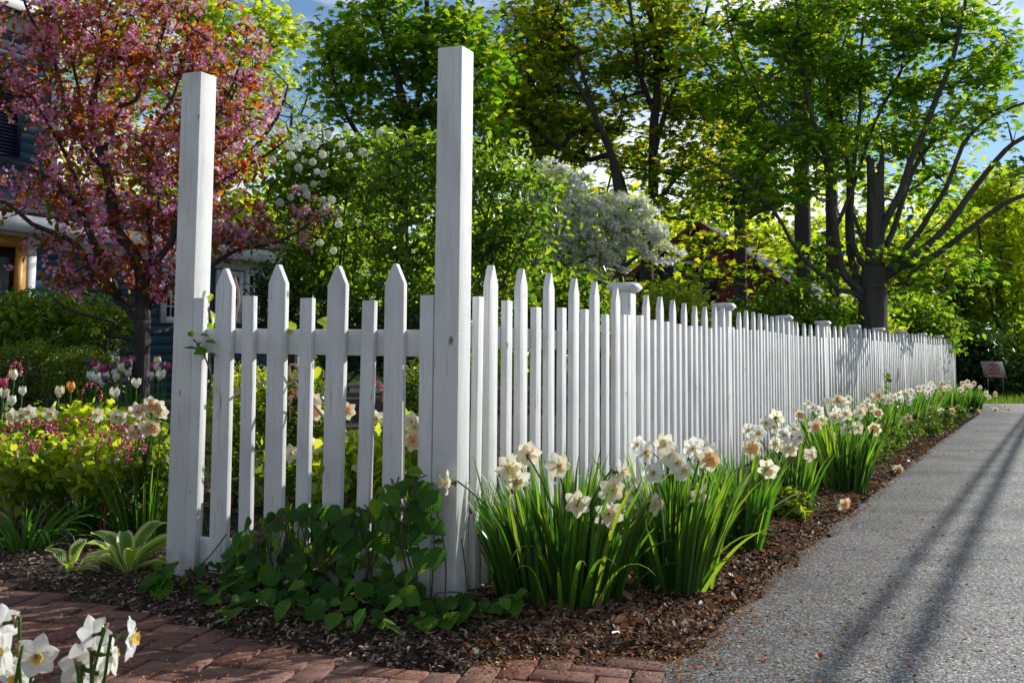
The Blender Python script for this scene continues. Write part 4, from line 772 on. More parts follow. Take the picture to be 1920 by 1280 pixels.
for kd, px, py, D, lb in TL:
    c = P(px, py, D); b = np.array((c[0]+random.gauss(0, .02), c[1]+random.gauss(0, .03), float(hz(c[0], c[1])))); h = c[2]-.03
    t_ = thing('tulip', cn[kd]+' '+(lb or 'in the crowded bunch under the crabapple'), 'tulip', tuple(float(q) for q in b), 'tulips in the left garden bed' if lb else 'crowded %s tulips under the crabapple' % kd)
    m = M(); m.tube(spline([b, (b+c)/2+np.array((random.gauss(0, .01), 0, 0)), c-np.array((0, 0, .025))], .08), .0038, 6); m.build('stem', STEMG, t_, smooth=True)
    m = M(); blades(m, b, .015, 4, (h-b[2])*.85+.02, (.1, .35), (.1, .7), .04, seg=6, oval=1); m.build('leaves', LILYB, t_, smooth=True)
    place('flower', TM[kd, int(kd == 'white' and random.random() < .6)], t_, c-np.array((0, 0, .024)), orient((random.gauss(0, .12), random.gauss(0, .12), 1)), random.uniform(1., 1.25))
# daffodils inside the garden
for base, n, hl, fs_, lb in ((P(70, 800, 5.9), 40, .36, [(40, 779, 'cream'), (55, 773, 'cream'), (22, 781, 'pale'), (95, 776, 'pale')], 'cream daffodils rising through the bleeding hearts at left'),
                          (P(195, 800, 6.), 35, .36, [(183, 778, 'cream'), (218, 781, 'cream'), (228, 786, 'pale')], 'pale daffodils in the middle of the left bed'),
                          (P(280, 810, 5.3), 60, .4, [(272, 766, 'peach'), (283, 758, 'peach'), (297, 762, 'peach'), (301, 772, 'cream'), (276, 800, 'pale'), (286, 802, 'peach'), (262, 806, 'pale'), (250, 812, 'pale'), (258, 770, 'cream')], 'peach and cream daffodils beside the left tall post'),
                          (P(560, 840, 4.9), 40, .36, [(545, 850, 'cream'), (590, 772, 'peach'), (592, 836, 'cream'), (588, 750, 'cream')], 'daffodils behind the second and third tall pickets'), (P(680, 830, 5.1), 40, .36, [(651, 771, 'peach'), (705, 785, 'pale'), (655, 832, 'pale'), (702, 800, 'cream')], 'pale daffodils behind the third and fourth tall pickets'),
                          (P(775, 850, 4.8), 40, .34, [(775, 826, 'peach'), (773, 790, 'pale'), (780, 800, 'cream')], 'peach daffodil behind the gap left of the corner post')):
    b = np.array((base[0], base[1], float(hz(base[0], base[1])))); D = base[1]
    daff_clump(b, .12, n, hl, [(P(x, y, D-.1), k, unit((random.gauss(0, .5), -1, random.gauss(0, .2)))) for x, y, k in fs_], lb, group='daffodil clumps inside the garden')
# boxwoods and viburnums
for lb, lo, mt, sz_ in (('rounded dark green boxwood nearest the left edge', [lobe(55, 700, 8.6, 75, 60, .4)], BOXL, .024), ('rounded dark green boxwood in front of the house downpipe', [lobe(155, 705, 8.4, 62, 52, .35)], BOXL, .024), ):
    blob_shrub('boxwood', lb, 'shrub', lo, 240, 30, .05, OVAL, sz_, mt, group='boxwoods by the house', shell=.85)
for lb, lo in (('bright yellow green boxwood behind the left pickets', [lobe(455, 770, 6.2, 55, 90, .3), lobe(470, 850, 6.1, 60, 70, .3)]), ('yellow green boxwood behind the middle pickets', [lobe(560, 785, 6.3, 55, 85, .3)]), ('yellow green boxwood behind the last pickets by the corner', [lobe(795, 745, 6.4, 42, 60, .25), lobe(770, 810, 6.4, 45, 70, .25)])):
    blob_shrub('boxwood', lb, 'shrub', lo, 260, 34, .045, OVAL, .026, LIMEL if 'bright' in lb else BOXL, group='boxwoods behind the short fence', shell=.85)
BALL = M(); k = 240; v = rng.normal(size=(k, 3)); v /= np.linalg.norm(v, axis=1)[:, None]; X, Y, Z = frames(v+rng.normal(0, .2, (k, 3)), rng.normal(size=(k, 3))); addinst(BALL, FLOR, v*.037*rng.uniform(.88, 1.02, (k, 1)), X, Y, Z, .017); BALLM = meshonly(BALL, 'flower_ball', [WHITEB])
BALLG = M(); addinst(BALLG, FLOR, v*.03, X, Y, Z, .013); BALLG = meshonly(BALLG, 'flower_ball', [LIMEL])
def exA(t_, att):
    for x, y in ((20, 582), (40, 570), (78, 606), (75, 598), (25, 592), (48, 558), (70, 620), (72, 637), (140, 615), (118, 568), (190, 572), (165, 590), (205, 600), (160, 575), (215, 578), (95, 590), (10, 610), (80, 645), (180, 620), (130, 560)): place('flower_ball', BALLG, t_, P(x, y, 8.95+random.gauss(0, .08)), orient((0, 0, 1)), random.uniform(.8, 1.2))
blob_shrub('viburnum', 'leafy green viburnum with small lime flower balls beside the house door', 'shrub', [lobe(60, 620, 9.4, 90, 75, .5), lobe(170, 620, 9.3, 80, 60, .45), lobe(110, 590, 9.5, 60, 50, .4)], 220, 26, .08, OVAL, .05, SHRUBL, extra=exA)
def exB(t_, att):
    for x, y in ((576, 240), (567, 257), (560, 272), (590, 272), (615, 252), (595, 240), (605, 290), (545, 275), (545, 292), (532, 268), (586, 304), (570, 300), (594, 322), (606, 326), (588, 345), (570, 352), (560, 315), (575, 365), (545, 370), (525, 380), (600, 400), (622, 375), (635, 420), (650, 240), (680, 285), (694, 292), (713, 248), (655, 292), (530, 245), (500, 265), (510, 300), (640, 270), (600, 455), (625, 470), (560, 420), (605, 375), (612, 386), (486, 285)): place('flower_ball', BALLM, t_, P(x, y, 9.85+random.gauss(0, .08)), orient((random.gauss(0, 1), random.gauss(0, 1), 1)), random.uniform(.8, 1.08))
blob_shrub('viburnum', 'tall viburnum covered in white snowball flowers behind the short fence', 'shrub', [lobe(610, 400, 10.6, 125, 150, .6), lobe(560, 330, 10.6, 65, 90, .45), lobe(680, 320, 10.6, 70, 80, .45), lobe(590, 260, 10.5, 40, 30, .2), lobe(700, 265, 10.5, 40, 25, .2), lobe(640, 520, 10.5, 110, 90, .5)], 270, 18, .095, OVAL, .075, SHRUBL, extra=exB, r0=.005)
blob_shrub('lilac', 'dense green shrub with pointed leaves behind the tall corner post', 'shrub', [lobe(770, 400, 9.6, 110, 130, .4), lobe(930, 400, 9.4, 80, 100, .4), lobe(860, 300, 9.5, 70, 50, .35), lobe(780, 270, 9.6, 70, 30, .3), lobe(990, 350, 9.3, 50, 35, .2), lobe(1000, 410, 9.3, 45, 25, .2), lobe(950, 290, 9.4, 40, 25, .2), lobe(850, 530, 9.5, 160, 80, .4), lobe(1010, 480, 9.3, 40, 40, .2)], 290, 22, .095, OVAL, .07, SHRUBL, r0=.005, up=.3)
blob_shrub('understory_shrub', 'low dark shrub under the snowball viburnum', 'shrub', [lobe(560, 560, 11.2, 80, 90, .5), lobe(700, 640, 9., 130, 70, .4)], 220, 24, .1, OVAL, .06, DARKL, r0=.004)
# low plants at the drive edge
for k, (px, py, D_) in enumerate(((1470, 965, None), (1640, 862, None), (1672, 845, None), (1702, 830, None), (1735, 818, None), (1600, 880, None), (1765, 805, None), (1790, 795, None), (1350, 1015, None), (1220, 1060, None))):
    b = GZ(px, py); sc2 = .16 if k not in (0, 9) else .09; 
    blob_shrub('leafy_perennial', ['lime geranium with scalloped leaves between the third and fourth daffodils', 'low green perennial at the drive edge, first of the row', 'second low green perennial of the row at the drive edge', 'third low green perennial of the row at the drive edge', 'fourth low green perennial of the row at the drive edge', 'small green perennial just past the fifth daffodil clump', 'fifth low green perennial of the row at the drive edge', 'last low green perennial of the row at the drive edge', 'small green seedling clump behind the third daffodils', 'light green weed growing between the first and second daffodils'][k], 'perennial',
               [(b+np.array((0, 0, sc2*.8)), (sc2*1.15, sc2*1.1, sc2*.8), 1)], 46, 12, .03, ROUND if k == 0 else OVAL, .055 if k == 0 else .04, LIMEL if k in (0, 9) else GRASSB, b, 'low perennials along the drive', up=.9, wood=STEMG, r0=.0015, ns=5)
# ------------------------------------------------------------------ blue house
SID = noisemat('blue_clapboard', [(.035, .085, .14), (.05, .11, .175)], 4, 6, .55, .2, .004, 30); ROOFM = noisemat('blue_grey_shingle', [(.05, .06, .08), (.1, .11, .14), (.14, .15, .18)], 9, 8, .9, .8, .02, 25, stretch=(1, 1, 3))
GLASS = plain('dark_window_glass', (.012, .016, .02), .08, .6); SHUT = plain('navy_shutter', (.012, .016, .05), .4); OCHRE = plain('ochre_door_paint', (.55, .26, .03), .45)
HP = P(560, 600, 17.5)[:2]; NH = NR
hs = thing('blue_house', 'blue clapboard house with white trim behind the crabapple tree', 'house', (float(HP[0]), float(HP[1]), .2))
def hpt(px, off=0.): p = PL(px, 500, HP+NH*off, FA)[:2]; return np.dot(p-HP, FA)
def siding(m, s0, s1, z0, z1, off=0., bh=.13, d=FA, o=HP, n=NH):
    z = z0
    while z < z1-.01:
        zt = min(z+bh, z1); a = o+d*s0+n*off; b = o+d*s1+n*off; e = .018
        V = [(a[0]+n[0]*e, a[1]+n[1]*e, z), (b[0]+n[0]*e, b[1]+n[1]*e, z), (b[0]+n[0]*.002, b[1]+n[1]*.002, zt+.01), (a[0]+n[0]*.002, a[1]+n[1]*.002, zt+.01), (a[0], a[1], z), (b[0], b[1], z)]
        m.add(V, [(0, 1, 2, 3), (4, 5, 1, 0)]); z += bh
def hbox(m, s0, s1, z0, z1, off, th): c = HP+FA*(s0+s1)/2+NH*(off+th/2); m.box((c[0], c[1], (z0+z1)/2), s1-s0, th, z1-z0, (FA[0], FA[1], 0), (-NH[0], -NH[1], 0))
sL = hpt(0)-2.5; zE = PL(560, 487, HP, FA)[2]
m = M(); siding(m, sL, 0, .1, zE); m.build('wall', SID, hs)
m = M(); c = HP-NH*3; e1 = HP+FA*0; m.add([(HP[0], HP[1], 0), (HP[0]-NH[0]*5, HP[1]-NH[1]*5, 0), (HP[0]-NH[0]*5, HP[1]-NH[1]*5, zE+1.3), (HP[0], HP[1], zE)], [(0, 1, 2, 3)]); m.build('end_wall', SID, hs)
m = M(); oh = .32; a0, a1 = HP+FA*(sL)+NH*oh, HP+FA*.25+NH*oh; b0, b1 = a0-NH*4.2, a1-NH*4.2; zr = zE+1.35
rt = m; rt.add([(a0[0], a0[1], zE+.1), (a1[0], a1[1], zE+.1), (b1[0], b1[1], zr), (b0[0], b0[1], zr), (a0[0], a0[1], zE+.03), (a1[0], a1[1], zE+.03), (b1[0], b1[1], zr-.07), (b0[0], b0[1], zr-.07)], [(0, 1, 2, 3), (4, 7, 6, 5), (0, 4, 5, 1), (1, 5, 6, 2), (2, 6, 7, 3), (3, 7, 4, 0)]); rt.build('roof', ROOFM, hs)
m = M(); hbox(m, sL, .25, zE-.17, zE+.027, oh-.03, .03); hbox(m, sL, .05, zE-.3, zE-.05, .02, .035); hbox(m, sL, .2, zE-.06, zE-.03, .06, oh-.1); m.build('fascia', PAINT2, hs)
m = M(); hbox(m, -.12, .012, .1, zE-.3, .019, .03); m.build('corner_board', PAINT2, hs)
for x0, x1 in ((202, 206), (213, 217)): m = M(); hbox(m, hpt(x0), hpt(x1)+.04, .1, 1.3, .03, .06); m.build('downpipe', PAINT2, hs)
def window(x0, x1, y0, y1, nx_, ny_, par=hs, off=0., name='window', fm=PAINT2, gm=GLASS, cas=.09):
    s0, s1 = hpt(x0, off), hpt(x1, off); zt, zb = PL((x0+x1)/2, y0, HP+NH*off, FA)[2], PL((x0+x1)/2, y1, HP+NH*off, FA)[2]; m = M()
    hbox(m, s0, s0+cas, zb, zt, off+.02, .045); hbox(m, s1-cas, s1, zb, zt, off+.02, .045); hbox(m, s0+cas, s1-cas, zt-cas, zt, off+.02, .045); hbox(m, s0+cas, s1-cas, zb, zb+cas, off+.02, .045)
    for k in range(1, nx_): q = s0+cas+(s1-s0-2*cas)*k/nx_; hbox(m, q-.01, q+.01, zb+cas, zt-cas, off+.032, .02)
    for k in range(1, ny_):
        q = zb+cas+(zt-zb-2*cas)*k/ny_; w_ = .025 if k == ny_//2 and ny_ > 2 else .01; hbox(m, s0+cas, s1-cas, q-w_, q+w_, off+.03, .018)
    o = m.build(name, fm, par); o['_w'] = par['_w']; m = M(); hbox(m, s0+cas, s1-cas, zb+cas, zt-cas, off+.019, .008); m.build('pane', gm, o); return o
window(402, 452, 508, 606, 2, 4); window(456, 500, 508, 606, 3, 4); window(504, 546, 508, 606, 3, 4); window(300, 345, 505, 606, 3, 4)
window(-70, 42, 438, 640, 1, 1, name='door', fm=OCHRE, cas=.14)
m = M(); hbox(m, hpt(44), hpt(60), .1, zE-.3, .02, .05); m.build('door_casing', PAINT2, hs)
# upper storey, set back
uo = -1.1; s1 = hpt(93, uo); m = M(); siding(m, sL-1.5, s1, zE+.3, 5.6, uo); m.build('upper_wall', SID, hs)
m = M(); hbox(m, s1-.12, s1+.012, zE+.3, 5.6, uo+.019, .03); m.build('corner_board', PAINT2, hs)
m = M(); a = HP+FA*s1+NH*uo; m.add([(a[0], a[1], zE), (a[0]-NH[0]*6, a[1]-NH[1]*6, zE), (a[0]-NH[0]*6, a[1]-NH[1]*6, 5.6), (a[0]-NH[0]*3, a[1]-NH[1]*3, 7.4), (a[0], a[1], 5.6)], [(0, 1, 2, 3, 4)]); m.build('gable_wall', SID, hs)
m = M()
for s_ in (-1, 1):
    q0 = a+NH*.35; q1 = a-NH*3; q2 = a-NH*6.35
    A, B = (q0, q1) if s_ == -1 else (q2, q1); f0, f1 = FA*.4, FA*(sL-1.5-s1); V = []
    for dz in (0, .16): V += [(*(A+f0), 5.42+dz), (*(B+f0), 7.42+dz), (*(B+f1), 7.42+dz), (*(A+f1), 5.42+dz)]
    m.add(V, [(0, 1, 2, 3), (4, 5, 6, 7), (0, 1, 5, 4), (1, 2, 6, 5), (2, 3, 7, 6), (3, 0, 4, 7)])
m.build('upper_roof', ROOFM, hs)
m = M(); hbox(m, sL-1.5, s1+.4, 5.3, 5.5, uo+.3, .05); hbox(m, sL-1.5, s1+.02, 5.1, 5.42, uo+.02, .03); m.build('upper_fascia', PAINT2, hs)
m = M(); q0 = hpt(-60, uo); q1 = hpt(22, uo); z0, z1 = PL(10, 292, HP+NH*uo, FA)[2], PL(10, 188, HP+NH*uo, FA)[2]+.3; hbox(m, q0, q0+.06, z0, z1, uo+.025, .04); hbox(m, q1-.06, q1, z0, z1, uo+.025, .04)
z = z0
while z < z1: hbox(m, q0+.06, q1-.06, z, z+.022, uo+.03, .02); z += .045
hbox(m, q0+.06, q1-.06, z0, z1, uo+.021, .006); m.build('shutter', SHUT, hs)
# ------------------------------------------------------------------ red barn
RED = noisemat('red_barn_board', [(.13, .018, .018), (.2, .035, .03)], 5, 6, .75, .5, .01, 20, stretch=(3, 3, .4)); GREYR = noisemat('grey_roof_shingle', [(.16, .16, .17), (.25, .25, .27), (.32, .32, .34)], 5, 8, .9, .6, .02, 20)
pk = P(1312, 423, 34.); bo = pk[:2]; zp = pk[2]; bn = thing('red_barn', 'red board barn with grey shingled roof half hidden behind the trees', 'barn', (float(bo[0]), float(bo[1]), 0))
hw = 4.6; sl_ = .72; ze = zp-hw*sl_; m = M(); dR = -FL
def gp(u, v, z): q = bo+dR*u+FA*v; return (q[0], q[1], z)
u = -hw
while u < hw-.01:                                       # vertical boards of the gable
    u2 = min(u+.2, hw); zt0, zt1 = zp-abs(u)*sl_, zp-abs(u2)*sl_; e = .012 if int(round((u+hw)/.2)) % 2 else 0
    m.add([gp(u, -e, 0), gp(u2, -e, 0), gp(u2, -e, zt1-.02), gp(u, -e, zt0-.02)], [(0, 1, 2, 3)]); u = u2
for sd in (-1, 1): m.add([gp(sd*hw, 0, 0), gp(sd*hw, 14, 0), gp(sd*hw, 14, ze), gp(sd*hw, 0, ze)], [(0, 1, 2, 3)])
m.build('wall', RED, bn); m = M()
for sd in (-1, 1):
    V = []
    for dz in (.02, .16): V += [gp(0, -.35, zp+dz), gp(sd*(hw+.4), -.35, zp+dz-(hw+.4)*sl_), gp(sd*(hw+.4), 14.3, zp+dz-(hw+.4)*sl_), gp(0, 14.3, zp+dz)]
    m.add(V, [(0, 1, 2, 3), (4, 5, 6, 7), (0, 1, 5, 4), (1, 2, 6, 5), (2, 3, 7, 6)])
m.build('roof', GREYR, bn); m = M()
for sd in (-1, 1): m.add([gp(0, -.37, zp+.14), gp(sd*(hw+.4), -.37, zp+.14-(hw+.4)*sl_), gp(sd*(hw+.4), -.37, zp-.06-(hw+.4)*sl_), gp(0, -.37, zp-.06)], [(0, 1, 2, 3)])
m.build('rake_board', RED, bn)
for u0, z0 in ((1.6, .9), (-.4, 2.7), (-2.6, .9)):
    m = M(); c = gp(u0, -.04, z0+.6); m.box(c, .95, .06, 1.35, (*dR, 0), (*FA, 0)); wn = m.build('window', PAINT2, bn); wn['_w'] = bn['_w']; m = M(); c = gp(u0, -.08, z0+.6); m.box(c, .75, .03, 1.15, (*dR, 0), (*FA, 0)); m.build('pane', GLASS, wn)
    for s_ in (-1, 1): m = M(); m.box(gp(u0+s_*.72, -.04, z0+.6), .4, .05, 1.35, (*dR, 0), (*FA, 0)); m.build('shutter', SHUT, bn)
# ------------------------------------------------------------------ sign
sg = thing('lawn_sign', 'small tilted white and red real estate sign reading FOX at the edge of the lawn', 'sign', tuple(float(q) for q in np.array((*P(1862, 692, 24.)[:2], 0))))
sc3 = 24./F; sX = unit((1, -.1, -.01)); sY = unit((.24, 0, -.97)); o0 = P(1838, 677, 24.)
def sgp(u, v, e=0.): return o0+sX*u*sc3+sY*v*sc3+np.array((0, -1, 0))*e
def quad(m, u0, v0, u1, v1, e): m.add([sgp(u0, v1, e), sgp(u1, v1, e), sgp(u1, v0, e), sgp(u0, v0, e)], [(0, 1, 2, 3)])
m = M(); V = [sgp(a, b, e) for e in (0, .012) for a, b in ((0, 0), (39, 0), (39, 31), (0, 31))]; m.add(V, [(0, 1, 2, 3), (7, 6, 5, 4), (0, 4, 5, 1), (1, 5, 6, 2), (2, 6, 7, 3), (3, 7, 4, 0)]); m.build('board', plain('sign_white_shaded', (.36, .38, .36), .5), sg)  # white board coloured grey, its shade put into the base colour
SRED = plain('sign_red', (.42, .01, .04), .5); m = M(); quad(m, 10.5, 5.8, 31, 17.3, .016); quad(m, 17, 2.5, 25, 4.8, .016); quad(m, 2, 24.5, 37.5, 30, .016); m.build('red_panel', SRED, sg)
m = M()
for v in (19.5, 21.8): 
    u = 8
    while u < 33: l = random.uniform(1, 3); quad(m, u, v, u+l, v+.9, .016); u += l+.7
m.build('small_lettering', SRED, sg)
m = M(); u = 6
SW = plain('sign_letter', (.62, .5, .48), .5)
while u < 34: l = random.uniform(.9, 1.7); quad(m, u, 25.8, u+l, 28.8, .019); u += l+.6
m.build('number_lettering', SW, sg)
fc = bpy.data.curves.new('lettering', 'FONT'); fc.body = 'FOX'; fc.size = 10.4*sc3; fc.extrude = .002; fc.offset = .0015; fc.align_x = 'CENTER'; fo = bpy.data.objects.new('lettering', fc); COL.objects.link(fo); fo.parent = sg; fc.materials.append(SW)
yv = Vector(-sY); xv = Vector(sX); zv = xv.cross(yv).normalized(); mt = Matrix((xv, yv, zv)).transposed().to_4x4(); lp = np.array(sgp(20.8, 15.4, .026))-np.array(sg['_w']); mt.translation = Vector(lp); bpy.context.view_layer.update(); fme = bpy.data.meshes.new_from_object(fo.evaluated_get(bpy.context.evaluated_depsgraph_get())); fme.materials.clear(); fme.materials.append(SW); ob_ = bpy.data.objects.new('lettering', fme); bpy.data.objects.remove(fo); COL.objects.link(ob_); ob_.parent = sg; fme.transform(mt)
for u in (6, 33): m = M(); a = sgp(u, 28, -.01); m.tube([a, (a[0]+.02, a[1], -.05)], .008, 6); m.build('stake', plain('stake_metal', (.1, .1, .1), .4), sg)
# ------------------------------------------------------------------ trees
def gz(p): return np.array((p[0], p[1], float(hz(p[0], p[1])) if p[1] < 20 and p[0] < 3 else -.07))
# flowering crabapple
D = 8.7; b = gz(P(262, 760, D))
L1 = [np.array([(*b-np.array((0, 0, .05)), .085), (*P(264, 720, D), .07), (*P(266, 650, D), .066), (*P(268, 600, D), .066)]),
      LP(D, [(268, 610), (252, 590), (235, 571), (208, 540), (195, 500)], .045, .03, .2), LP(D, [(268, 605), (268, 560), (262, 500), (240, 460), (218, 430), (208, 363), (198, 312), (185, 279)], .06, .035, -.1),
      LP(D, [(185, 279), (171, 195), (198, 94), (178, 17), (170, -60)], .028, .01, -.2), LP(D, [(188, 285), (205, 262), (225, 200), (255, 188), (286, 114), (309, 50), (316, -30)], .026, .01, .2), LP(D, [(268, 600), (269, 540), (292, 490), (322, 453), (330, 400)], .04, .02, -.3),
      LP(D, [(285, 500), (280, 400), (280, 330), (285, 279), (296, 232), (322, 188), (332, 161), (350, 90), (352, 0)], .026, .01, .3), LP(D, [(225, 560), (190, 490), (165, 427), (141, 380), (111, 349), (77, 326), (17, 302), (-60, 280)], .036, .014, -.4),
      LP(D, [(165, 430), (140, 330), (107, 260), (80, 215), (60, 180)], .02, .01, -.2), LP(D, [(200, 320), (140, 250), (107, 134), (94, 81), (67, 50), (47, 7), (30, -60)], .024, .008, -.5), LP(D, [(190, 290), (150, 230), (148, 168), (131, 94), (126, 0), (120, -70)], .02, .008, .5),
      LP(D, [(262, 645), (235, 632), (202, 628), (215, 605), (180, 595), (135, 582), (100, 560)], .022, .01, -.5), LP(D, [(225, 545), (180, 525), (151, 467), (110, 440), (60, 420), (10, 380), (-60, 370)], .03, .012, -.6),
      LP(D, [(275, 580), (340, 520), (395, 500), (440, 470), (520, 455), (580, 420)], .03, .01, .1), LP(D, [(330, 420), (380, 370), (430, 330), (500, 290), (540, 260)], .02, .008, .2), LP(D, [(330, 300), (400, 230), (440, 150), (460, 80)], .018, .008, 0), LP(D, [(270, 625), (310, 620), (345, 600), (420, 580)], .016, .007, .4)]
LO = [lobe(120, 130, D, 170, 130, .9), lobe(260, 60, D, 190, 100, .9), lobe(40, 360, D-.2, 90, 60, .6, .6), lobe(200, 320, D, 130, 120, .9, 1.2), lobe(330, 330, D, 110, 150, .8), lobe(440, 240, D+.1, 100, 120, .6, .8), lobe(150, 480, D-.3, 90, 70, .6), lobe(280, 500, D, 90, 70, .6), lobe(420, 420, D, 110, 60, .5), lobe(560, 410, D, 70, 30, .3, .8), lobe(420, 100, D, 90, 100, .6, .45), lobe(-80, 220, D-.4, 60, 180, .8, .4), lobe(130, -110, D, 220, 90, .9, .5)]
def exC(t_, att):
    m = M(); sel = att[(rng.uniform(size=len(att)) < .66)]; cc = np.repeat(sel, 4, 0)+rng.normal(0, .075, (len(sel)*4, 3)); leaves(m, cc, 9, .026, FLOR, .042, up=.2, szr=.25, flat=1.); m.build('blossoms', PINKB, t_)
tree('crabapple_tree', 'flowering crabapple with pink blossoms and bronze leaves left of the posts', 'tree', b, L1, LO, 600, 8, .08, OVAL, .068, CRABL, BARKD, extra=exC, shell=.3, step=.2, r0=.003, up=.2, fill=.45, drop=.6)
# white blossoming crabapple
D = 13.; b = gz(P(1110, 700, D)); LW = [np.array([(*b, .08), (*P(1115, 600, D), .07), (*P(1125, 540, D), .06)]), LP(D, [(1125, 540), (1160, 505), (1090, 490), (1030, 500)], .03, .015), LP(D, [(1125, 545), (1170, 500), (1210, 470), (1250, 440)], .03, .012), LP(D, [(1125, 540), (1080, 460), (1050, 400), (1035, 330)], .035, .012), LP(D, [(1125, 540), (1140, 470), (1160, 420), (1170, 370)], .035, .012)]
LO = [lobe(1045, 380, D, 62, 75, .5), lobe(1040, 450, D, 75, 60, .5), lobe(1120, 430, D, 75, 70, .6), lobe(1190, 425, D, 65, 45, .4), lobe(1240, 480, D, 42, 24, .2, .5), lobe(1090, 500, D, 90, 35, .4), lobe(1035, 315, D, 25, 35, .2, .5), lobe(1175, 395, D, 45, 40, .3)]
def exW(t_, att): m = M(); leaves(m, att, 5, .1, OVAL, .05, up=.3); m.build('leaves', MAPLEB, t_)
tree('blossom_tree', 'small tree smothered in white blossom behind the long fence', 'tree', b, LW, LO, 700, 30, .036, FLOR, .05, WHITEB, BARKD, extra=exW, shell=.45, step=.25, r0=.003, up=.3, fill=.3, crown='blossoms', drop=0)
TG = 'tall trees behind the fence'
# big maple on the right, many stems
D = 19.; b = gz(P(1637, 700, D)); 
L5 = [np.array([(*b, .42), (*P(1636, 700, D), .34), (*P(1636, 620, D), .30), (*P(1637, 560, D), .29), (*P(1641, 500, D), .27)]), LP(D, [(1641, 505), (1641, 440), (1642, 380), (1641, 330)], .2, .17),
      np.array([(*P(1634, 340, D), .09), (*P(1632, 310, D), .08), (*P(1628, 291, D), .03)]), np.array([(*P(1650, 345, D), .08), (*P(1652, 312, D), .07), (*P(1656, 286, D), .03)]),
      LP(D, [(1646, 500), (1653, 430), (1690, 360), (1707, 302), (1727, 262), (1757, 181), (1781, 128), (1794, 81), (1808, 20), (1815, -60)], .12, .04, -1.), LP(D, [(1660, 460), (1676, 430), (1710, 322), (1750, 265), (1804, 201), (1851, 141), (1900, 90)], .09, .035, 1.),
      LP(D, [(1676, 490), (1720, 440), (1744, 400), (1774, 353), (1804, 275), (1831, 242), (1865, 215), (1930, 190)], .09, .035, -1.6), LP(D, [(1646, 525), (1676, 497), (1727, 470), (1777, 423), (1817, 366), (1851, 322), (1885, 282), (1918, 259), (1990, 230)], .12, .05, -.8),
      LP(D, [(1650, 530), (1690, 500), (1740, 486), (1785, 455), (1817, 430), (1878, 385), (1918, 367), (1990, 345)], .1, .05, -2.4), LP(D, [(1630, 560), (1612, 545), (1582, 514), (1572, 474), (1566, 430), (1549, 302), (1535, 255), (1515, 188), (1498, 67), (1490, -30)], .13, .04, -.5),
      LP(D, [(1632, 560), (1612, 535), (1599, 497), (1592, 457), (1590, 400), (1592, 336), (1576, 215), (1555, 101), (1545, 30)], .13, .04, 1.), LP(D, [(1637, 520), (1615, 490), (1599, 455), (1596, 396), (1603, 286), (1613, 208), (1613, 101), (1625, 20)], .1, .03, .4),
      LP(D, [(1625, 570), (1599, 548), (1572, 544), (1549, 521), (1515, 494), (1482, 450), (1448, 390), (1381, 335), (1310, 289)], .085, .03, -1.2), LP(D, [(1640, 500), (1629, 480), (1613, 437), (1600, 400)], .09, .05, 0), LP(D, [(1566, 430), (1600, 350), (1640, 230), (1690, 130), (1700, 30)], .06, .03, .6), LP(D, [(1549, 310), (1500, 250), (1430, 190), (1380, 100), (1360, 10)], .05, .02, -.8)]
L5 = [np.concatenate([l[:, :3], l[:, 3:]*(.88 if i < 4 else .66)], 1) for i, l in enumerate(L5)]
LO = [lobe(1420, 130, D, 130, 130, 1.6), lobe(1600, 60, D, 170, 110, 2), lobe(1780, 100, D, 130, 110, 1.6), lobe(1480, 300, D, 130, 90, 1.4), lobe(1640, 220, D+.5, 120, 110, 1.6), lobe(1390, 370, D-.5, 110, 60, 1., .7), lobe(1840, 230, D-1, 70, 60, 1., .7), lobe(1760, 290, D+.8, 90, 60, 1., .7), lobe(1520, 500, D, 90, 40, .8, .5), lobe(1740, 500, D-.5, 110, 60, 1., .7), lobe(1690, 400, D+1.2, 120, 90, .7, .6), lobe(1880, 330, D-1.5, 60, 40, .8, .35), lobe(1560, -60, D, 260, 60, 1.4, .35), lobe(1990, 235, D-.6, 55, 45, .7, .5), lobe(2000, 345, D-2.2, 50, 35, .6, .5), lobe(1560, 590, D+.8, 130, 30, .8)]
tree('maple_tree', 'big maple with many spreading stems and a snapped central stub, right behind the fence', 'tree', b, L5, LO, 760, 12, .22, MAPLE, .15, MAPLEL, BARK, TG, shell=.35, step=.5, r0=.007, up=.9, fill=.45, drop=.3)
# central maple, golden
D = 21.; b = gz(P(1213, 690, D)); 
L4 = [np.array([(*b, .2), (*P(1212, 600, D), .16), (*P(1215, 450, D), .13), (*P(1225, 370, D), .12)]), LP(D, [(1225, 370), (1226, 235), (1235, 134), (1218, 17), (1210, -80)], .11, .05), LP(D, [(1225, 300), (1250, 200), (1300, 100), (1330, 0)], .06, .03), LP(D, [(1222, 200), (1198, 134), (1191, 84), (1181, 10)], .06, .03, -1), LP(D, [(1215, 440), (1175, 380), (1164, 336), (1125, 240), (1108, 190), (1080, 100)], .1, .03, -.8), LP(D, [(1220, 400), (1270, 330), (1320, 300), (1370, 290)], .05, .02, .5),
      np.array([(*gz(P(1164, 690, D-1.5)), .13), (*P(1164, 560, D-1.5), .11), (*P(1164, 413, D-1.5), .1), (*P(1150, 300, D-1.5), .08), (*P(1117, 220, D-1.5), .05), (*P(1060, 120, D-1.5), .03)])]
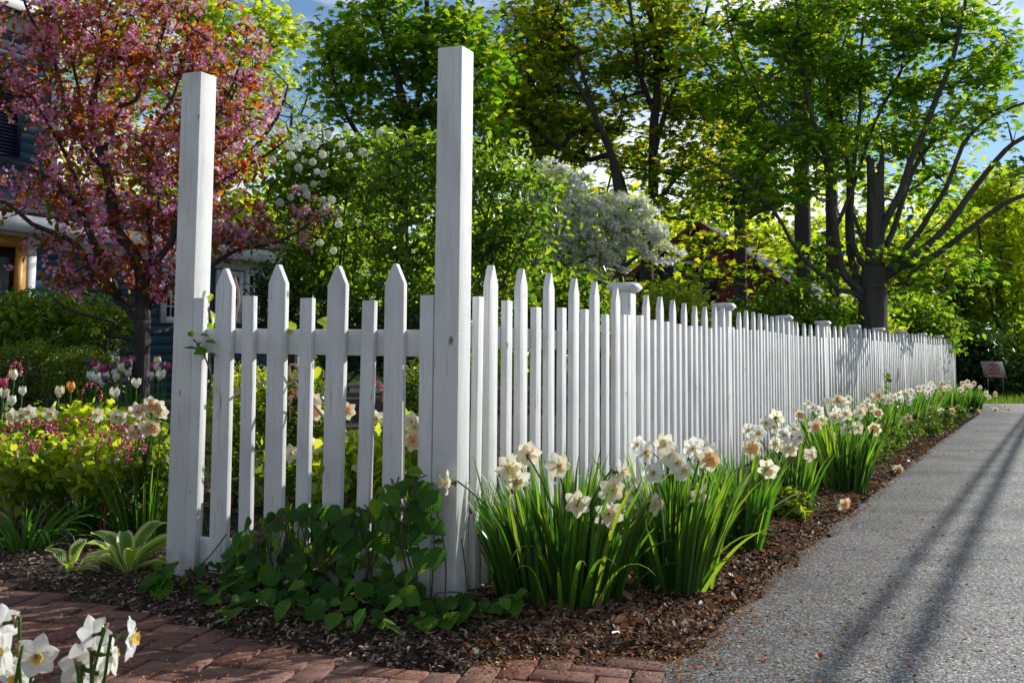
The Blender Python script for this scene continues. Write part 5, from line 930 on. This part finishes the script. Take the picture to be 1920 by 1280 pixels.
LO = [lobe(960, 120, D, 130, 130, 1.6), lobe(1130, 60, D, 170, 110, 1.8), lobe(1300, 100, D, 120, 120, 1.6), lobe(1050, 240, D, 140, 80, 1.4), lobe(1200, 240, D+.6, 150, 90, 1.4), lobe(1330, 260, D, 90, 110, 1.3), lobe(1250, 370, D-.5, 90, 70, 1.2, .7), lobe(1260, 500, D-2, 40, 60, .6, .7), lobe(1370, 480, D-1, 100, 70, .6, 1.), lobe(960, 250, D, 80, 60, 1., .8), lobe(1180, 560, D-.5, 120, 40, 1.), lobe(1120, -70, D, 300, 60, 1.5, .4), lobe(1080, 340, D+1, 90, 60, .8, .6)]
tree('maple_tree', 'golden green maple with twin dark trunks in the centre behind the blossom tree', 'tree', b, L4, LO, 760, 12, .22, MAPLE, .155, MAPLEM, BARKD, TG, shell=.35, step=.5, r0=.007, up=.9, fill=.45)
# left centre tree
D = 17.; b = gz(P(740, 690, D)); L3 = [np.array([(*b, .17), (*P(745, 560, D), .14), (*P(752, 400, D), .12), (*P(765, 260, D), .09), (*P(740, 130, D), .06), (*P(700, 0, D), .03)]), LP(D, [(755, 330), (820, 230), (860, 120), (880, 20)], .07, .03), LP(D, [(752, 380), (690, 280), (640, 200), (620, 120)], .06, .02), LP(D, [(765, 250), (800, 120), (800, 0), (790, -80)], .06, .03)]
LO = [lobe(640, 130, D, 60, 60, .9, .8), lobe(740, 70, D, 140, 90, 1.4), lobe(860, 120, D, 100, 110, 1.3), lobe(700, 200, D, 130, 50, 1.), lobe(640, 60, D+.5, 50, 50, .8, .6), lobe(850, 250, D, 110, 60, 1.), lobe(780, -50, D, 200, 50, 1.3, .4), lobe(770, 330, D, 150, 60, 1.)]
tree('maple_tree', 'darker green maple spreading between the two tall posts', 'tree', b, L3, LO, 430, 13, .19, MAPLE, .135, MAPLEL, BARKD, TG, shell=.35, step=.45, r0=.006, up=.9, fill=.4)
# bright tree far left
D = 24.; b = gz(P(400, 690, D)); L2 = [np.array([(*b, .22), (*P(395, 500, D), .18), (*P(390, 330, D), .14), (*P(380, 200, D), .09), (*P(370, 60, D), .04)])]+[LP(D, q, .08, .02, dd) for q, dd in (([(390, 330), (440, 220), (480, 120), (500, 40)], .5), ([(388, 300), (330, 200), (280, 120), (250, 30)], -.6), ([(390, 380), (460, 300), (520, 220), (540, 160)], -1), ([(392, 400), (300, 320), (230, 260)], 1))]
LO = [lobe(330, 400, D, 190, 70, 1.6, .8), lobe(300, 90, D, 150, 130, 2.), lobe(450, 100, D, 110, 130, 2.), lobe(240, 260, D, 130, 90, 1.6), lobe(420, 260, D, 120, 90, 1.6), lobe(520, 60, D, 50, 60, 1., .7), lobe(350, -60, D, 220, 60, 2., .4), lobe(120, 180, D+1, 90, 120, 1.6, .7)]
tree('maple_tree', 'bright yellow green maple behind the crabapple at upper left', 'tree', b, L2, LO, 560, 12, .25, MAPLE, .17, MAPLEB, BARK, TG, shell=.35, step=.6, r0=.007, up=.9, fill=.4)
D = 27; b = gz(P(545, 690, D)); L6 = [np.array([(*b, .12), (*P(545, 500, D), .1), (*P(540, 350, D), .07), (*P(548, 200, D), .03)])]
tree('bare_tree', 'thin pale tree with sparse new leaves against the sky', 'tree', b, L6, [lobe(560, 200, D, 60, 90, 1.), lobe(530, 300, D, 70, 80, 1.)], 200, 7, .22, OVAL, .06, MAPLEB, BARK, TG, shell=.1, step=.4, r0=.006, up=.2, fill=.3)
# dark straight trunks
for x, D, r, lb, tp, cr_ in ((1507, 27., .2, 'straight dark pine trunk left of the big maple', -60, ((1500, 60, 60, 60), (1480, 180, 60, 50), (1520, -60, 70, 70), (1440, 250, 50, 30))), (1562, 30., .17, 'second dark pine trunk just left of the big maple stems', -60, ((1560, 30, 60, 60), (1570, 160, 50, 50), (1590, 250, 50, 40), (1570, -70, 80, 70))), (1010, 30., .2, 'dark pine behind the golden maple', 60, ((1000, 100, 60, 90), (1020, 210, 70, 60), (960, 190, 60, 60))), (1390, 29., .16, 'dark evergreen behind the golden maple to the right', 120, ((1400, 260, 50, 60), (1380, 340, 60, 50), (1400, 190, 40, 40)))):
    b = gz(P(x, 690, D)); lm = [np.array([(*b, r*1.25), (*P(x-1, 500, D), r*1.1), (*P(x-4, 300, D), r), (*P(x-10, 120, D), r*.85), (*P(x-16, tp, D), r*.6)])]
    tree('pine_tree', lb, 'tree', b, lm, [lobe(a, c_, D+.3, rx, ry, 1.) for a, c_, rx, ry in cr_], 150, 60, .3, NARROW, .16, DARKL, BARKD, TG, shell=.3, step=.5, r0=.008, up=.3, fill=.3)
# trees at the far end of the road
for k, (x, D, pts, los, lm_, lb) in enumerate(((1880, 29., [(1884, 760), (1880, 640), (1872, 540), (1880, 440), (1900, 330)], [(1880, 420, 90, 70), (1850, 500, 60, 50), (1900, 560, 60, 60), (1860, 350, 50, 40)], MAPLEB, 'slender trunked tree behind the lawn sign at the right'), (1905, 31., [(1890, 760), (1905, 640), (1920, 560), (1935, 470)], [(1930, 460, 70, 80), (1960, 580, 70, 70)], MAPLEB, 'leaning slender tree cut by the right edge'),
      (1835, 33., [(1835, 760), (1832, 600), (1836, 480), (1830, 380)], [(1830, 420, 60, 60), (1800, 500, 60, 60), (1840, 550, 60, 60)], MAPLEB, 'pale green young tree just past the end of the fence'), (1730, 30., [(1735, 760), (1730, 620), (1725, 520)], [(1730, 540, 90, 60), (1680, 590, 70, 40), (1780, 590, 70, 50)], MAPLEM, 'golden leaved small tree behind the far end of the fence'))):
    b = gz(P(pts[0][0], 760, D)); ll = [LP(D, pts, .13, .04)]; ll[0][0, 2] = b[2]
    ll += [LP(D, [pts[1], (pts[1][0]+dx, pts[1][1]-110), (pts[1][0]+dx*1.6, pts[1][1]-220)], .06, .02, dx*.02) for dx in (-30, 32)]
    tree('slender_tree', lb, 'tree', b, ll, [lobe(a, c_, D, rx, ry, 1.2) for a, c_, rx, ry in los], 240, 18, .28, MAPLE, .15, lm_, BARKD, 'small trees beyond the end of the fence', shell=.2, step=.5, r0=.007, up=.7, fill=.3)
# understory shrubs
for x, y, D, rx, ry, lm_, lb in ((1815, 660, 25.5, 38, 48, DARKL, 'dark rounded evergreen shrub at the end of the fence'), (1900, 690, 27., 50, 55, BOXL, 'green shrub right of the lawn sign'), (1830, 690, 27.5, 60, 45, LIMEL, 'yellow green shrub behind the lawn sign'), (1960, 660, 27., 60, 80, MAPLEL, 'leafy shrub cut by the right edge'), (1370, 625, 17., 50, 28, SHRUBL, 'dark shrub behind the second capped post'), (1480, 590, 18., 80, 50, SHRUBL, 'green shrub behind the fence left of the big maple'), (1700, 600, 22., 70, 40, SHRUBL, 'green shrub behind the fence right of the big maple'),
                           (1265, 580, 16., 35, 40, LIMEL, 'golden shrub glowing behind the first capped post'), (1040, 560, 12., 90, 60, SHRUBL, 'green shrub behind the nearest pickets of the long fence'), (1590, 620, 20.5, 60, 30, LIMEL, 'bright shrub at the foot of the big maple'), (1440, 600, 30., 60, 25, BOXL, 'shrub in front of the red barn')):
    blob_shrub('understory_shrub', lb, 'shrub', [lobe(x, y, D, rx, ry, rx*D/F), lobe(x+rx*.3, y+ry*.7, D, rx*.9, ry*.8, rx*D/F)], 170, 20, .17*D/20+.05, OVAL, .1*D/20+.02, lm_, group='shrubs behind the long fence', r0=.005, base=gz(P(x, 690, D)), step=.3)
# far wood that closes the view
m = M(); c = np.concatenate([np.stack([rng.uniform(-45, 60, 1500), rng.uniform(40, 52, 1500), rng.uniform(0, 1, 1500)**.9*(8.2+1.6*np.sin(np.arange(1500)*.7))], 1)])
leaves(m, c, 30, .75, LOBED, .36, up=.5); tag(m.build('distant_wood', MAPLEB), 'far mass of spring foliage closing the view behind the gardens', kind='stuff')
m = M(); c = np.stack([rng.uniform(-45, 60, 500), rng.uniform(53, 58, 500), rng.uniform(0, 9, 500)], 1); leaves(m, c, 40, 1., LOBED, .55, up=.4); tag(m.build('distant_conifers', DARKL), kind='stuff')
# overhead cables whose shadows cross the drive
CB = plain('black_cable', (.02, .02, .02), .5)
for (p0, p1), r, lb in ((((1900, 850), (1712, 1240)), .036, 'thick overhead cable bundle running along the drive'), (((1868, 850), (1570, 1240)), .026, 'thinner overhead cable beside the thick bundle')):
    a = G(*p0); b_ = G(*p1); hh = 3.4; s_ = np.array(SD)*hh/SD.z; d = (a-b_); pts = [b_+d*q+s_ for q in (-1.2, 0, .5, 1, 3., 5.)]; m = M(); m.tube(pts, r, 8); o = m.build('overhead_cable', CB, None, loc=pts[0]); tag(o, lb, 'cable', 'overhead cables')
